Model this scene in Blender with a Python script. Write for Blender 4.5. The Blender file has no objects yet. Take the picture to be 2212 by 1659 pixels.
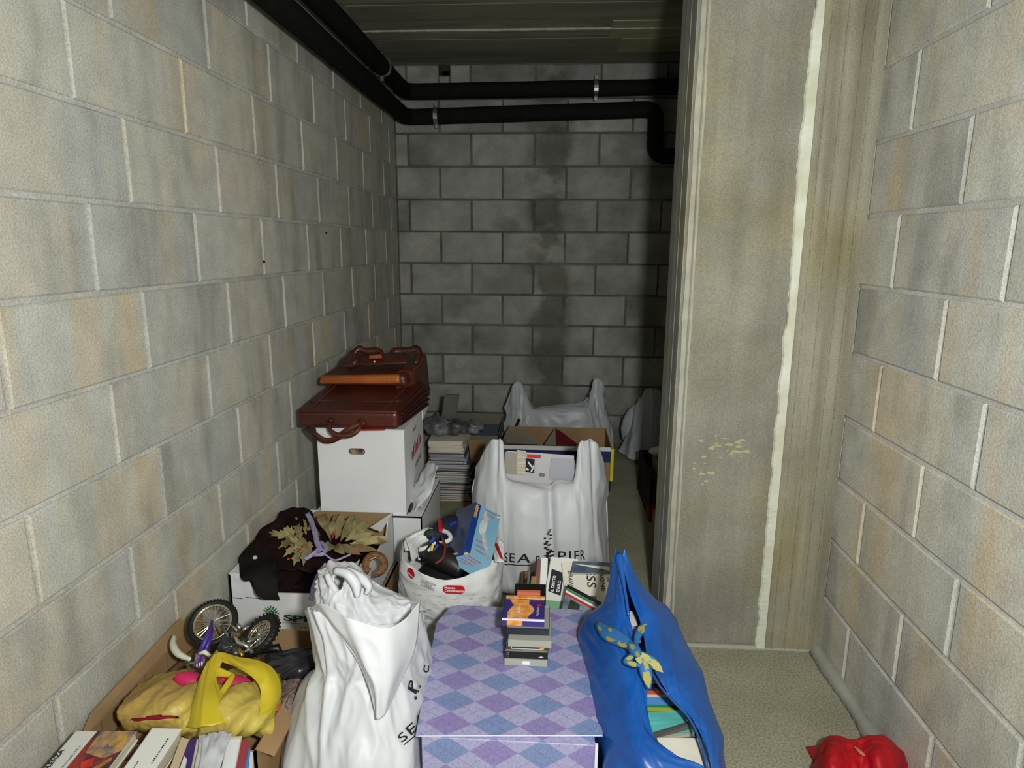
import bpy, bmesh, math, random
from mathutils import Vector, Matrix, noise
random.seed(7)
SC = bpy.context.scene
C = SC.collection
V = Vector
# ------------------------------------------------------------------ camera
FPX, PITCH, YAW, ROLL, EYE = 1415.4, math.radians(11.84), math.radians(3.37), math.radians(.337), 1.308
Fw = V((-math.sin(YAW)*math.cos(PITCH), math.cos(YAW)*math.cos(PITCH), -math.sin(PITCH)))
R0 = V((math.cos(YAW), math.sin(YAW), 0)); U0 = R0.cross(Fw)
Rt = R0*math.cos(ROLL)+U0*math.sin(ROLL); Up = -R0*math.sin(ROLL)+U0*math.cos(ROLL)
cam = bpy.data.cameras.new('camera'); camo = bpy.data.objects.new('camera', cam); C.objects.link(camo)
cam.sensor_fit = 'HORIZONTAL'; cam.sensor_width = 36; cam.lens = FPX/2212*36; cam.clip_start = .02
m = Matrix((Rt, Up, -Fw)).transposed().to_4x4(); m.translation = (0, 0, EYE); camo.matrix_world = m
SC.camera = camo
# ------------------------------------------------------------------ light
w = bpy.data.worlds.new('world'); SC.world = w; w.use_nodes = True
w.node_tree.nodes['Background'].inputs[0].default_value = (.9, .95, 1, 1)
w.node_tree.nodes['Background'].inputs[1].default_value = .06
def area(name, loc, target, size, power, col=(1, 1, 1)):
    l = bpy.data.lights.new(name, 'AREA'); l.shape = 'DISK'; l.size = size; l.energy = power; l.color = col
    o = bpy.data.objects.new(name, l); C.objects.link(o); o.location = loc
    o.rotation_euler = (V(target)-V(loc)).to_track_quat('-Z', 'Y').to_euler(); return o
area('flash_light', (.19, -.03, 1.40), (.30, 3, 1.12), .10, 31, (.985, 1, .965))
area('fill_light', (.33, -1.5, 1.30), (.0, 3.0, 1.0), .30, 9, (.985, 1, .965))  # added fill lamp behind the camera, evens out the flash falloff
SC.view_settings.view_transform = 'Standard'; SC.view_settings.look = 'None'
SC.view_settings.gamma = 1; SC.view_settings.use_curve_mapping = False; SC.view_settings.exposure = 0.29
# ------------------------------------------------------------------ helpers
def ray(x, y): return Fw*FPX+Rt*(x-1106)-Up*(y-829.5)
def at(x, y, Y): d = ray(x, y); t = Y/d.y; return V((d.x*t, Y, EYE+d.z*t))
def az(x, y, Z): d = ray(x, y); t = (Z-EYE)/d.z; return V((d.x*t, d.y*t, Z))
def ax(x, y, X): d = ray(x, y); t = X/d.x; return V((X, d.y*t, EYE+d.z*t))
def lin(c): return tuple(((v/255)/12.92 if v/255 <= .04045 else ((v/255+.055)/1.055)**2.4) for v in c)+(1,)
MATS = {}
def mat(name, rgb, rough=.7, spec=.3, var=0, vscale=8, vcol=None, bump=0, bscale=60, trans=0, metal=0, alpha=1, stretch=(1, 1, 1), coat=0):
    if name in MATS: return MATS[name]
    M = bpy.data.materials.new(name); M.use_nodes = True; nt = M.node_tree; N = nt.nodes; L = nt.links
    b = N['Principled BSDF']; b.inputs['Base Color'].default_value = lin(rgb); b.inputs['Roughness'].default_value = rough
    b.inputs['Specular IOR Level'].default_value = spec; b.inputs['Metallic'].default_value = metal
    b.inputs['Alpha'].default_value = alpha; b.inputs['Coat Weight'].default_value = coat
    tc = N.new('ShaderNodeTexCoord'); mp = N.new('ShaderNodeMapping'); mp.inputs['Scale'].default_value = stretch
    L.new(tc.outputs['Object'], mp.inputs[0])
    if var or vcol:
        n = N.new('ShaderNodeTexNoise'); n.inputs['Scale'].default_value = vscale; n.inputs['Detail'].default_value = 5
        L.new(mp.outputs[0], n.inputs['Vector'])
        r = N.new('ShaderNodeValToRGB'); L.new(n.outputs['Fac'], r.inputs[0])
        r.color_ramp.elements[0].position = .35; r.color_ramp.elements[1].position = .65
        a = lin(rgb); d = lin(vcol) if vcol else tuple(max(0, v*(1-var)) for v in a[:3])+(1,)
        r.color_ramp.elements[0].color = d; r.color_ramp.elements[1].color = a
        L.new(r.outputs[0], b.inputs['Base Color'])
    if bump:
        n2 = N.new('ShaderNodeTexNoise'); n2.inputs['Scale'].default_value = bscale; n2.inputs['Detail'].default_value = 4
        L.new(mp.outputs[0], n2.inputs['Vector'])
        bp = N.new('ShaderNodeBump'); bp.inputs['Strength'].default_value = bump; bp.inputs['Distance'].default_value = .003
        L.new(n2.outputs['Fac'], bp.inputs['Height']); L.new(bp.outputs[0], b.inputs['Normal'])
    if trans:
        t = N.new('ShaderNodeBsdfTranslucent'); t.inputs[0].default_value = lin(rgb)
        mx = N.new('ShaderNodeMixShader'); mx.inputs[0].default_value = trans
        L.new(b.outputs[0], mx.inputs[1]); L.new(t.outputs[0], mx.inputs[2]); L.new(mx.outputs[0], N['Material Output'].inputs[0])
    MATS[name] = M; return M
def link(name, me, parent=None, kind=None, label=None, cat=None, group=None, smooth=False):
    o = bpy.data.objects.new(name, me); C.objects.link(o)
    if parent is not None: o.parent = parent
    return tag(o, label, cat, group, kind, smooth)
def tag(o, label=None, cat=None, group=None, kind=None, smooth=False):
    if label: o['label'] = label
    if cat: o['category'] = cat
    if group: o['group'] = group
    if kind: o['kind'] = kind
    if smooth and o.data:
        for p in o.data.polygons: p.use_smooth = True
    return o
def thing(name, label, cat, loc=(0, 0, 0), group=None):
    o = bpy.data.objects.new(name, None); C.objects.link(o); o.location = loc; o.empty_display_size = .05
    return tag(o, label, cat, group)
class MB:
    """collects shapes in WORLD coordinates; build() links them as one mesh (relative to its parent's location)"""
    def __init__(s): s.v = []; s.f = []; s.m = []; s.k = 0
    def add(s, vs, fs, mi=None):
        n = len(s.v); s.v += [V(p) for p in vs]; s.f += [tuple(i+n for i in f) for f in fs]; s.m += [s.k if mi is None else mi]*len(fs); return s
    def hexa(s, p):  # p: 4 bottom (ccw) + 4 top
        return s.add(p, [(3, 2, 1, 0), (4, 5, 6, 7), (0, 1, 5, 4), (1, 2, 6, 5), (2, 3, 7, 6), (3, 0, 4, 7)])
    def box(s, a, b):
        x0, y0, z0 = a; x1, y1, z1 = b
        return s.hexa([(x0, y0, z0), (x1, y0, z0), (x1, y1, z0), (x0, y1, z0), (x0, y0, z1), (x1, y0, z1), (x1, y1, z1), (x0, y1, z1)])
    def slab(s, o, a, b, c):  # origin corner and three edge vectors
        o, a, b, c = V(o), V(a), V(b), V(c); return s.hexa([o, o+a, o+a+b, o+b, o+c, o+a+c, o+a+b+c, o+b+c])
    def prism(s, poly, n):
        poly = [V(p) for p in poly]; n = V(n); k = len(poly)
        return s.add(poly+[p+n for p in poly], [tuple(range(k))[::-1], tuple(range(k, 2*k))]+[(i, (i+1) % k, (i+1) % k+k, i+k) for i in range(k)])
    def tube(s, pts, r, n=8, closed=False):
        pts = [V(p) for p in pts]; rr = r if isinstance(r, (list, tuple)) else [r]*len(pts); base = len(s.v); k = len(pts); vs = []
        prev = None
        for i, p in enumerate(pts):
            if closed: t = pts[(i+1) % k]-pts[i-1]
            else: t = pts[min(i+1, k-1)]-pts[max(i-1, 0)]
            t.normalize()
            if prev is None: a = t.orthogonal().normalized()
            else: a = (prev-t*prev.dot(t)).normalized()
            prev = a; b = t.cross(a)
            for j in range(n):
                q = 2*math.pi*j/n; vs.append(p+(a*math.cos(q)+b*math.sin(q))*rr[i])
        fs = [(i*n+j, i*n+(j+1) % n, ((i+1) % k)*n+(j+1) % n, ((i+1) % k)*n+j) for i in range(k if closed else k-1) for j in range(n)]
        if not closed: fs += [tuple(range(n))[::-1], tuple((k-1)*n+j for j in range(n))]
        return s.add(vs, fs)
    def torus(s, c, nrm, R, r, n=40, m=8, a0=0, a1=2*math.pi):
        nrm = V(nrm).normalized(); a = nrm.orthogonal().normalized(); b = nrm.cross(a); c = V(c)
        full = abs(a1-a0-2*math.pi) < 1e-6; cnt = n if full else n+1
        return s.tube([c+(a*math.cos(a0+(a1-a0)*i/n)+b*math.sin(a0+(a1-a0)*i/n))*R for i in range(cnt)], r, m, full)
    def build(s, name, mats, parent=None, **k):
        off = V(parent_world(parent)) if parent else V((0, 0, 0))
        me = bpy.data.meshes.new(name); me.from_pydata([tuple(p-off) for p in s.v], [], s.f)
        for M in (mats if isinstance(mats, (list, tuple)) else [mats]): me.materials.append(M)
        if isinstance(mats, (list, tuple)): me.polygons.foreach_set('material_index', s.m)
        me.update()
        bm = bmesh.new(); bm.from_mesh(me); bmesh.ops.recalc_face_normals(bm, faces=bm.faces); bm.to_mesh(me); bm.free()
        return link(name, me, parent, **k)
def parent_world(p):
    o = V((0, 0, 0))
    while p is not None: o += p.location; p = p.parent
    return o
def bevel(o, w=.002, seg=2):
    b = o.modifiers.new('bevel', 'BEVEL'); b.width = w; b.segments = seg; b.limit_method = 'ANGLE'; return o
def solid(o, t=.001):
    b = o.modifiers.new('solidify', 'SOLIDIFY'); b.thickness = t; b.offset = 0; return o
def cr(p, t):
    n = len(p); x = t*(n-1); i = min(int(x), n-2); f = x-i
    p1, p2 = p[i], p[i+1]; p0 = p[i-1] if i > 0 else p1*2-p2; p3 = p[i+2] if i+2 < n else p2*2-p1
    return .5*((2*p1)+(p2-p0)*f+(2*p0-5*p1+4*p2-p3)*f*f+(3*p1-p0-3*p2+p3)*f*f*f)
def fold(u, v, fu, fv, s): return 1-2*abs(noise.noise(V((u*fu, v*fv, s))))
class Sheet:
    def __init__(s, rows, disp=None, flip=False): s.r = [[V(p) for p in q] for q in rows]; s.d = disp; s.sg = -1 if flip else 1
    def base(s, u, v): return cr([cr(q, u) for q in s.r], v)
    def nrm(s, u, v):
        e = .004; u = min(max(u, e), 1-e); v = min(max(v, e), 1-e)
        n = (s.base(u+e, v)-s.base(u-e, v)).cross(s.base(u, v+e)-s.base(u, v-e)).normalized()
        return -n*s.sg if n.dot(V((0, 0, EYE))-s.base(u, v)) < 0 else n*s.sg
    def pt(s, u, v, lift=0):
        p = s.base(u, v); d = (s.d(u, v) if s.d else 0)+lift
        p = p+s.nrm(u, v)*d if d else p
        return V((max(p.x, -.985), p.y, max(p.z, .002)))
    def build(s, name, M, parent=None, nu=48, nv=48, mask=None, t=.0012, **k):
        mb = MB(); vs = [s.pt(i/nu, j/nv) for j in range(nv+1) for i in range(nu+1)]
        fs = [(j*(nu+1)+i, j*(nu+1)+i+1, (j+1)*(nu+1)+i+1, (j+1)*(nu+1)+i) for j in range(nv) for i in range(nu)
              if mask is None or not mask((i+.5)/nu, (j+.5)/nv)]
        mb.add(vs, fs); o = mb.build(name, M, parent, smooth=True, **k)
        bm = bmesh.new(); bm.from_mesh(o.data); bmesh.ops.delete(bm, geom=[x for x in bm.verts if not x.link_faces], context='VERTS'); bm.to_mesh(o.data); bm.free()
        for p in o.data.polygons: p.use_smooth = True
        solid(o, t); return o
FONT = None
def text_polys(s, size=1.0, bold=0, res=3, serif=False, spacing=1.0):
    cu = bpy.data.curves.new('txt', 'FONT'); cu.body = s; cu.size = size; cu.resolution_u = res; cu.offset = bold; cu.space_character = spacing
    cu.align_x = 'LEFT'; o = bpy.data.objects.new('txt', cu)
    C.objects.link(o); dg = bpy.context.evaluated_depsgraph_get(); me = bpy.data.meshes.new_from_object(o.evaluated_get(dg))
    vs = [v.co.copy() for v in me.vertices]; fs = [tuple(p.vertices) for p in me.polygons]
    bpy.data.objects.remove(o); bpy.data.meshes.remove(me); bpy.data.curves.remove(cu); return vs, fs
def text_plane(s, o, ex, ey, M, parent, width=None, height=None, bold=0, name='lettering', lift=.0006, spacing=1.0, extra=()):
    """flat print: origin o (lower left), ex/ey unit directions on the surface"""
    vs, fs = text_polys(s, 1, bold, spacing=spacing); o, ex, ey = V(o), V(ex).normalized(), V(ey).normalized()
    w_ = max(v.x for v in vs)-min(v.x for v in vs); h_ = max(v.y for v in vs)-min(v.y for v in vs); x0 = min(v.x for v in vs); y0 = min(v.y for v in vs)
    sx = (width/w_) if width else height/h_; sy = (height/h_) if height else sx
    n = ex.cross(ey).normalized(); n = n if n.dot(V((0, 0, EYE))-o) > 0 else -n
    mb = MB(); mb.add([o+ex*(v.x-x0)*sx+ey*(v.y-y0)*sy+n*lift for v in vs], fs)
    for a in extra: mb.add([o+ex*p[0]+ey*p[1]+n*lift for p in a], [tuple(range(len(a)))])
    return mb.build(name, M, parent)
def text_sheet(s, sh, u0, v0, du, dv, M, parent, ang=0, asp=1, lift=.002, bold=0, name='lettering', underline=False, spacing=1.1):
    vs, fs = text_polys(s, 1, bold, spacing=spacing); w_ = max(v.x for v in vs); mb = MB()
    vs = [V((v.x/w_, v.y/w_)) for v in vs]
    if underline:
        n = len(vs); k = 14
        for i in range(k): vs += [V((i/(k-1), -.06)), V((i/(k-1), -.08))]
        fs = fs+[(n+2*i, n+2*i+1, n+2*i+3, n+2*i+2) for i in range(k-1)]
    ca, sa = math.cos(ang), math.sin(ang)
    pv = []
    for v in vs:
        x, y = v.x*du, v.y*du; X = x*ca-y*sa; Yy = x*sa+y*ca
        pv.append(sh.pt(min(max(u0+X, 0), 1), min(max(v0-Yy*dv, 0), 1), lift))
    mb.add(pv, fs); return mb.build(name, M, parent)

def bars(o, ex, ey, width, height, M, parent, n=6, lift=.0006, name='faint_print'):
    """print too blurred to read: a row of small uneven strokes"""
    o, ex, ey = V(o), V(ex).normalized(), V(ey).normalized(); nn = ex.cross(ey).normalized(); nn = nn if nn.dot(V((0, 0, EYE))-o) > 0 else -nn; mb = MB(); s = width/n
    for i in range(n):
        a = o+ex*(s*i)+nn*lift; h1 = height*(.65+.35*((i*7) % 3)/2); w1 = s*(.55+.25*((i*5) % 4)/3)
        mb.add([a, a+ex*w1, a+ex*w1+ey*h1, a+ey*h1], [(0, 1, 2, 3)])
    return mb.build(name, M, parent, kind='stuff')
# ------------------------------------------------------------------ masonry materials
def masonry(name, c1, c2, c3, stain=(70, 66, 56), back=False, mortar=False):
    M = bpy.data.materials.new(name); M.use_nodes = True; N = M.node_tree.nodes; L = M.node_tree.links; b = N['Principled BSDF']
    b.inputs['Roughness'].default_value = .93; b.inputs['Specular IOR Level'].default_value = .12
    g = N.new('ShaderNodeNewGeometry'); oi = N.new('ShaderNodeObjectInfo')
    def nz(scale, sc=(1, 1, 1), det=4, rnd=False):
        mp = N.new('ShaderNodeMapping'); mp.inputs['Scale'].default_value = sc; L.new(g.outputs['Position'], mp.inputs[0])
        n = N.new('ShaderNodeTexNoise'); n.inputs['Scale'].default_value = scale; n.inputs['Detail'].default_value = det
        if rnd and not mortar:
            n.noise_dimensions = '4D'; mu = N.new('ShaderNodeMath'); mu.operation = 'MULTIPLY'; mu.inputs[1].default_value = 3
            L.new(oi.outputs['Random'], mu.inputs[0]); L.new(mu.outputs[0], n.inputs['W'])
        L.new(mp.outputs[0], n.inputs['Vector']); return n.outputs['Fac']
    def ramp(f, p0, p1, a, c):
        r = N.new('ShaderNodeValToRGB'); r.color_ramp.elements[0].position = p0; r.color_ramp.elements[1].position = p1
        r.color_ramp.elements[0].color = a; r.color_ramp.elements[1].color = c; L.new(f, r.inputs[0]); return r.outputs[0]
    def mix(f, a, c, bt='MIX'):
        x = N.new('ShaderNodeMix'); x.data_type = 'RGBA'; x.blend_type = bt
        if isinstance(f, float): x.inputs[0].default_value = f
        else: L.new(f, x.inputs[0])
        for i, q in ((6, a), (7, c)):
            if isinstance(q, tuple): x.inputs[i].default_value = q
            else: L.new(q, x.inputs[i])
        return x.outputs[2]
    W1, K = (1, 1, 1, 1), (0, 0, 0, 1)
    if not back and not mortar:   # vertical tan / ochre bands inside the blocks
        f1 = ramp(nz(1.0, (5, 5, .35), 3, True), .42, .6, K, W1)
        col = mix(f1, lin(c1), lin(c2))
        f2 = ramp(nz(1.3, (6, 6, .6), 4, True), .52, .66, K, (.85, .85, .85, 1))
        col = mix(f2, col, lin(c3))
        f3 = ramp(nz(1.9, (4.5, 4.5, .9), 5, True), .50, .66, K, (.72, .72, .72, 1)); col = mix(f3, col, lin(stain))
    else:
        f1 = ramp(nz(5, (1, 1, 1), 4, True), .38, .62, K, W1); col = mix(f1, lin(c1), lin(c2))
        f2 = ramp(nz(2.4, (1.2, 1.2, 1.6), 3, back), .46, .68, K, (.85, .85, .85, 1)); col = mix(f2, col, lin(stain))
    if back:   # damp streak running down the wall
        sp = N.new('ShaderNodeSeparateXYZ'); L.new(g.outputs['Position'], sp.inputs[0])
        def math_(op, a, c=None):
            q = N.new('ShaderNodeMath'); q.operation = op
            for i, z in enumerate((a, c)):
                if z is None: continue
                if isinstance(z, (int, float)): q.inputs[i].default_value = z
                else: L.new(z, q.inputs[i])
            return q.outputs[0]
        d = math_('ABSOLUTE', math_('SUBTRACT', sp.outputs['X'], -.02)); d = math_('SUBTRACT', 1, math_('DIVIDE', d, .17)); d = math_('MAXIMUM', d, 0)
        nn = ramp(nz(4.5, (1, 1, 1.3), 3), .38, .66, K, W1)
        s = N.new('ShaderNodeMath'); s.operation = 'MULTIPLY'; L.new(nn, s.inputs[0]); L.new(d, s.inputs[1])
        s2 = math_('MINIMUM', math_('MULTIPLY', s.outputs[0], 1.9), .62)
        col = mix(s2, col, lin((84, 83, 72)))
    # per-block tint and fine speckle
    tint = ramp(oi.outputs['Random'], 0, 1, (.90, .90, .90, 1), (1.05, 1.04, 1.0, 1))
    if not mortar: col = mix(1.0, col, tint, 'MULTIPLY')
    sp_ = ramp(nz(260, (1, 1, 1), 2), .36, .60, (.80, .80, .80, 1), (1.06, 1.06, 1.06, 1)); col = mix(1.0, col, sp_, 'MULTIPLY')
    sm = ramp(nz(13, (1, 1, 1), 6), .35, .65, (.90, .90, .89, 1), (1.04, 1.04, 1.03, 1)); col = mix(1.0, col, sm, 'MULTIPLY')
    L.new(col, b.inputs['Base Color'])
    bp = N.new('ShaderNodeBump'); bp.inputs['Strength'].default_value = .35; bp.inputs['Distance'].default_value = .003
    L.new(nz(150, (1, 1, 1), 5), bp.inputs['Height']); L.new(bp.outputs[0], b.inputs['Normal']); return M
M_blockS = masonry('side_wall_blocks', (192, 193, 188), (201, 197, 186), (200, 186, 160), (160, 159, 152))
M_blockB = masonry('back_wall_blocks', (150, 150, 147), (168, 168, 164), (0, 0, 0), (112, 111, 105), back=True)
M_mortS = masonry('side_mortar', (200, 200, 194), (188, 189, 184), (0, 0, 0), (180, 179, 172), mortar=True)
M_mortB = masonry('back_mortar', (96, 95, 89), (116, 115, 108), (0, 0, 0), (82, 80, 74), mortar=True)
XL, XR, YB, HC = -1.0, .905, 4.3, 2.40
LIGHTGREY = (168, 170, 168)
# ------------------------------------------------------------------ setting: floor, ceiling, walls
def grid_floor():
    M = mat('concrete_floor', (166, 165, 144), .75, .2, vcol=(153, 151, 130), vscale=5, bump=.35, bscale=90)
    nt = M.node_tree; N = nt.nodes; L = nt.links   # grit
    tc = [n for n in N if n.type == 'MAPPING'][0]; b = N['Principled BSDF']; src = b.inputs['Base Color'].links[0].from_socket
    n = N.new('ShaderNodeTexNoise'); n.inputs['Scale'].default_value = 170; n.inputs['Detail'].default_value = 3; L.new(tc.outputs[0], n.inputs['Vector'])
    r = N.new('ShaderNodeValToRGB'); r.color_ramp.elements[0].position = .33; r.color_ramp.elements[1].position = .6
    r.color_ramp.elements[0].color = (.62, .60, .56, 1); r.color_ramp.elements[1].color = (1.06, 1.06, 1.06, 1); L.new(n.outputs['Fac'], r.inputs[0])
    x = N.new('ShaderNodeMix'); x.data_type = 'RGBA'; x.blend_type = 'MULTIPLY'; x.inputs[0].default_value = 1; L.new(src, x.inputs[6]); L.new(r.outputs[0], x.inputs[7]); L.new(x.outputs[2], b.inputs['Base Color'])
    mb = MB(); mb.box((XL-.15, -2.4, -.1), (XR+.15, YB+.15, 0)); return mb.build('floor', M, kind='structure')
grid_floor()
M_ceil = mat('board_marked_ceiling', (146, 145, 128), .9, .1, vcol=(112, 111, 96), vscale=2.6, bump=.5, bscale=30, stretch=(.7, 3.2, 1))
ceil = MB().box((XL-.15, -2.4, HC), (XR+.15, YB+.15, HC+.12)).build('ceiling', M_ceil, kind='structure')
M_seam = mat('ceiling_seam', (176, 175, 158), .9, .1, var=.25, vscale=20)
for y0 in (3.66, 2.62, 1.6):
    mb = MB(); n = 40
    for i in range(n):
        xa = XL+(XR-XL)*i/n; xb = XL+(XR-XL)*(i+1)/n; q = .004+.003*noise.noise(V((i*.7, y0, 0)))
        mb.box((xa, y0-.008-q, HC-.004-q), (xb, y0+.008, HC+.001))
    mb.build('formwork_seam', M_seam, ceil)
for i, y0 in enumerate([.6, .85, 1.1, 1.35, 1.86, 2.12, 2.37, 2.88, 3.14, 3.40, 3.92, 4.14]):
    tn = [(142, 140, 123), (134, 133, 116), (139, 137, 120), (130, 129, 114)][i % 4]
    mb = MB(); mb.box((XL+.02, y0-.11, HC-.0025), (XR, y0+.11, HC+.001))
    mb.build('board_mark', mat('ceiling_board_%d' % (i % 4), tn, .9, .1, vcol=tuple(int(c*.86) for c in tn), vscale=2.2, stretch=(.8, 5, 1), bump=.4, bscale=40), ceil)
mb = MB()
for (x0, x1, y0, y1) in ((.28, .80, 3.54, 3.80), (.35, .82, 3.82, 4.06)): mb.box((x0, y0, HC-.0042), (x1, y1, HC))
mb.build('ochre_board_mark', mat('ochre_board', (160, 156, 124), .9, .1, vcol=(134, 131, 108), vscale=4, stretch=(.8, 4, 1)), ceil)

# block walls: a mortar backing with every block an object of its own
def block_mesh(name, Lh, hh, depth, M, jit, seedv):
    rnd = random.Random(seedv); bv = .004; vs = []; j = lambda: rnd.uniform(-jit, jit)
    # local: x along wall, y out of wall (towards the room), z up
    for (sx, sz) in ((-1, -1), (1, -1), (1, 1), (-1, 1)): vs.append((sx*(Lh+j()), 0, sz*(hh+j())))
    for (sx, sz) in ((-1, -1), (1, -1), (1, 1), (-1, 1)): x, _, z = vs[(((-1, -1), (1, -1), (1, 1), (-1, 1)).index((sx, sz)))]; vs.append((x, depth*.5, z))
    for i in range(4): x, _, z = vs[i]; vs.append((x-math.copysign(bv, x), depth+j()*.4, z-math.copysign(bv, z)))
    fs = [(8, 9, 10, 11)]
    for a in (0, 4):
        for i in range(4): fs.append((a+i, a+(i+1) % 4, a+4+(i+1) % 4, a+4+i))
    me = bpy.data.meshes.new(name); me.from_pydata(vs, [], fs); me.materials.append(M); me.update()
    bm = bmesh.new(); bm.from_mesh(me); bmesh.ops.recalc_face_normals(bm, faces=bm.faces); bm.to_mesh(me); bm.free()
    if sum(p.normal.y for p in me.polygons) < 0: me.flip_normals()
    return me
def lay(wall, M, axis, origin, length, pitch, offs, depth, gap, zcourses, skip=None):
    """axis: unit direction along the wall; origin: point at s=0, z=0"""
    cache = {}; ang = math.atan2(axis[1], axis[0])
    for k, (z0, z1) in enumerate(zcourses):
        s = offs(k)
        while s-pitch > 0: s -= pitch
        cuts = []; x = s-pitch if s > 0 else s
        while x < length: cuts.append((max(x, 0), min(x+pitch, length))); x += pitch
        for (a, b) in cuts:
            if b-a < .05: continue
            for (a2, b2, za, zb) in (skip(k, a, b, z0, z1) if skip else [(a, b, z0, z1)]):
                hl = round((b2-a2)/2-gap/2, 3); hh = round((zb-za)/2-gap/2, 3); key = (hl, hh, random.randrange(3))
                if key not in cache: cache[key] = block_mesh('block', hl, hh, depth, M, .0015, hash(key) & 255)
                o = bpy.data.objects.new('block', cache[key]); C.objects.link(o); o.parent = wall
                o.location = V(origin)+V(axis)*((a2+b2)/2)+V((0, 0, (za+zb)/2)); o.rotation_euler = (random.uniform(-.002, .002), 0, ang)
courses = [(i*.2, (i+1)*.2) for i in range(11)]+[(2.2, 2.40)]
wl = MB().box((XL-.15, -2.4, 0), (XL-.006, YB+.15, HC)).build('wall_left', M_mortS, kind='structure')
# left wall: blocks face +x ; local y -> +x means axis (x) -> -y
offL = lambda k: (1.40 if k % 2 == 0 else 1.555)
lay(wl, M_blockS, (0, -1, 0), (XL-.006, YB, 0), YB+.35, .43, lambda k: (YB-offL(k)) % .43, .0062, .011, courses)
wr = MB().box((XR+.006, -2.4, 0), (XR+.15, YB+.15, HC)).build('wall_right', M_mortS, kind='structure')
lay(wr, M_blockS, (0, 1, 0), (XR+.006, -.35, 0), YB+.35, .44, lambda k: ((1.38 if k % 2 == 0 else 1.565)+.35) % .44, .0062, .011, courses,
    skip=lambda k, a, b, z0, z1: [] if (a-.35 >= 2.0 and b-.35 <= 2.3) else [(a, b, z0, z1)])
# back wall with a knocked-out square hole under the ceiling
hx0, hx1, hz0, hz1 = -.717, -.648, 2.335, 2.40
mb = MB(); yy = YB+.006
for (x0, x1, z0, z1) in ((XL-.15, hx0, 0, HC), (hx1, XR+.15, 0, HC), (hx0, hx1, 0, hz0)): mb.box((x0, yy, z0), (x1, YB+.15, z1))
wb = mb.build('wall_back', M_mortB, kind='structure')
M_cav = mat('cavity_shade', (34, 33, 30), .95, .05)  # near-black colour stands in for the shade deep in the hole
for a_, b_ in (((hx0-.02, YB+.7, hz0-.02), (hx1+.02, YB+.72, HC+.02)), ((hx0-.02, YB+.15, hz0-.02), (hx0, YB+.7, HC+.02)), ((hx1, YB+.15, hz0-.02), (hx1+.02, YB+.7, HC+.02)), ((hx0, YB+.15, hz0-.02), (hx1, YB+.7, hz0)), ((hx0, YB+.15, HC), (hx1, YB+.7, HC+.02))):
    MB().box(a_, b_).build('hole_lining', M_cav, wb)
def hole_skip(k, a, b, z0, z1):   # s runs from x=XR leftwards
    xa, xb = XR-b, XR-a
    if z1 < hz0+.01 or xb < hx0 or xa > hx1: return [(a, b, z0, z1)]
    r = []
    if hx0-xa > .03: r.append((XR-hx0, XR-xa, z0, z1))
    if xb-hx1 > .03: r.append((XR-xb, XR-hx1, z0, z1))
    r.append((XR-min(hx1, xb), XR-max(hx0, xa), z0, hz0)); return r
offB = lambda k: (-.7186 if k % 2 == 0 else -.5186)
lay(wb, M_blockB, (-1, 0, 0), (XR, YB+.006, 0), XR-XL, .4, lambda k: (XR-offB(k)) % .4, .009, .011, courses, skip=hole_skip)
# mortar fillets where wall meets floor
M_fil = mat('mortar_fillet', (166, 165, 155), .9, .1, var=.12, vscale=14, bump=.5, bscale=60)
def fillet(name, p0, p1, inward, parent, r=.03):
    mb = MB(); p0, p1, inward = V(p0), V(p1), V(inward); n = 40; vs = []
    for i in range(n+1):
        p = p0.lerp(p1, i/n); q = r*(1+.5*noise.noise(p*6)); vs += [p, p+inward*q, p+V((0, 0, q*.9)), p+inward*q*.4+V((0, 0, q*.32))]
    fs = []
    for i in range(n): a = 4*i; b = a+4; fs += [(a+1, a+3, b+3, b+1), (a+3, a+2, b+2, b+3), (a, a+1, b+1, b), (a+2, a, b, b+2)]
    mb.add(vs, fs); return mb.build(name, M_fil, parent, smooth=True)
fillet('mortar_fillet', (XR, -.3, 0), (XR, 2.01, 0), (-1, 0, 0), wr, .035)
fillet('mortar_fillet', (XL, -.3, 0), (XL, 4.3, 0), (1, 0, 0), wl, .03)

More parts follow.
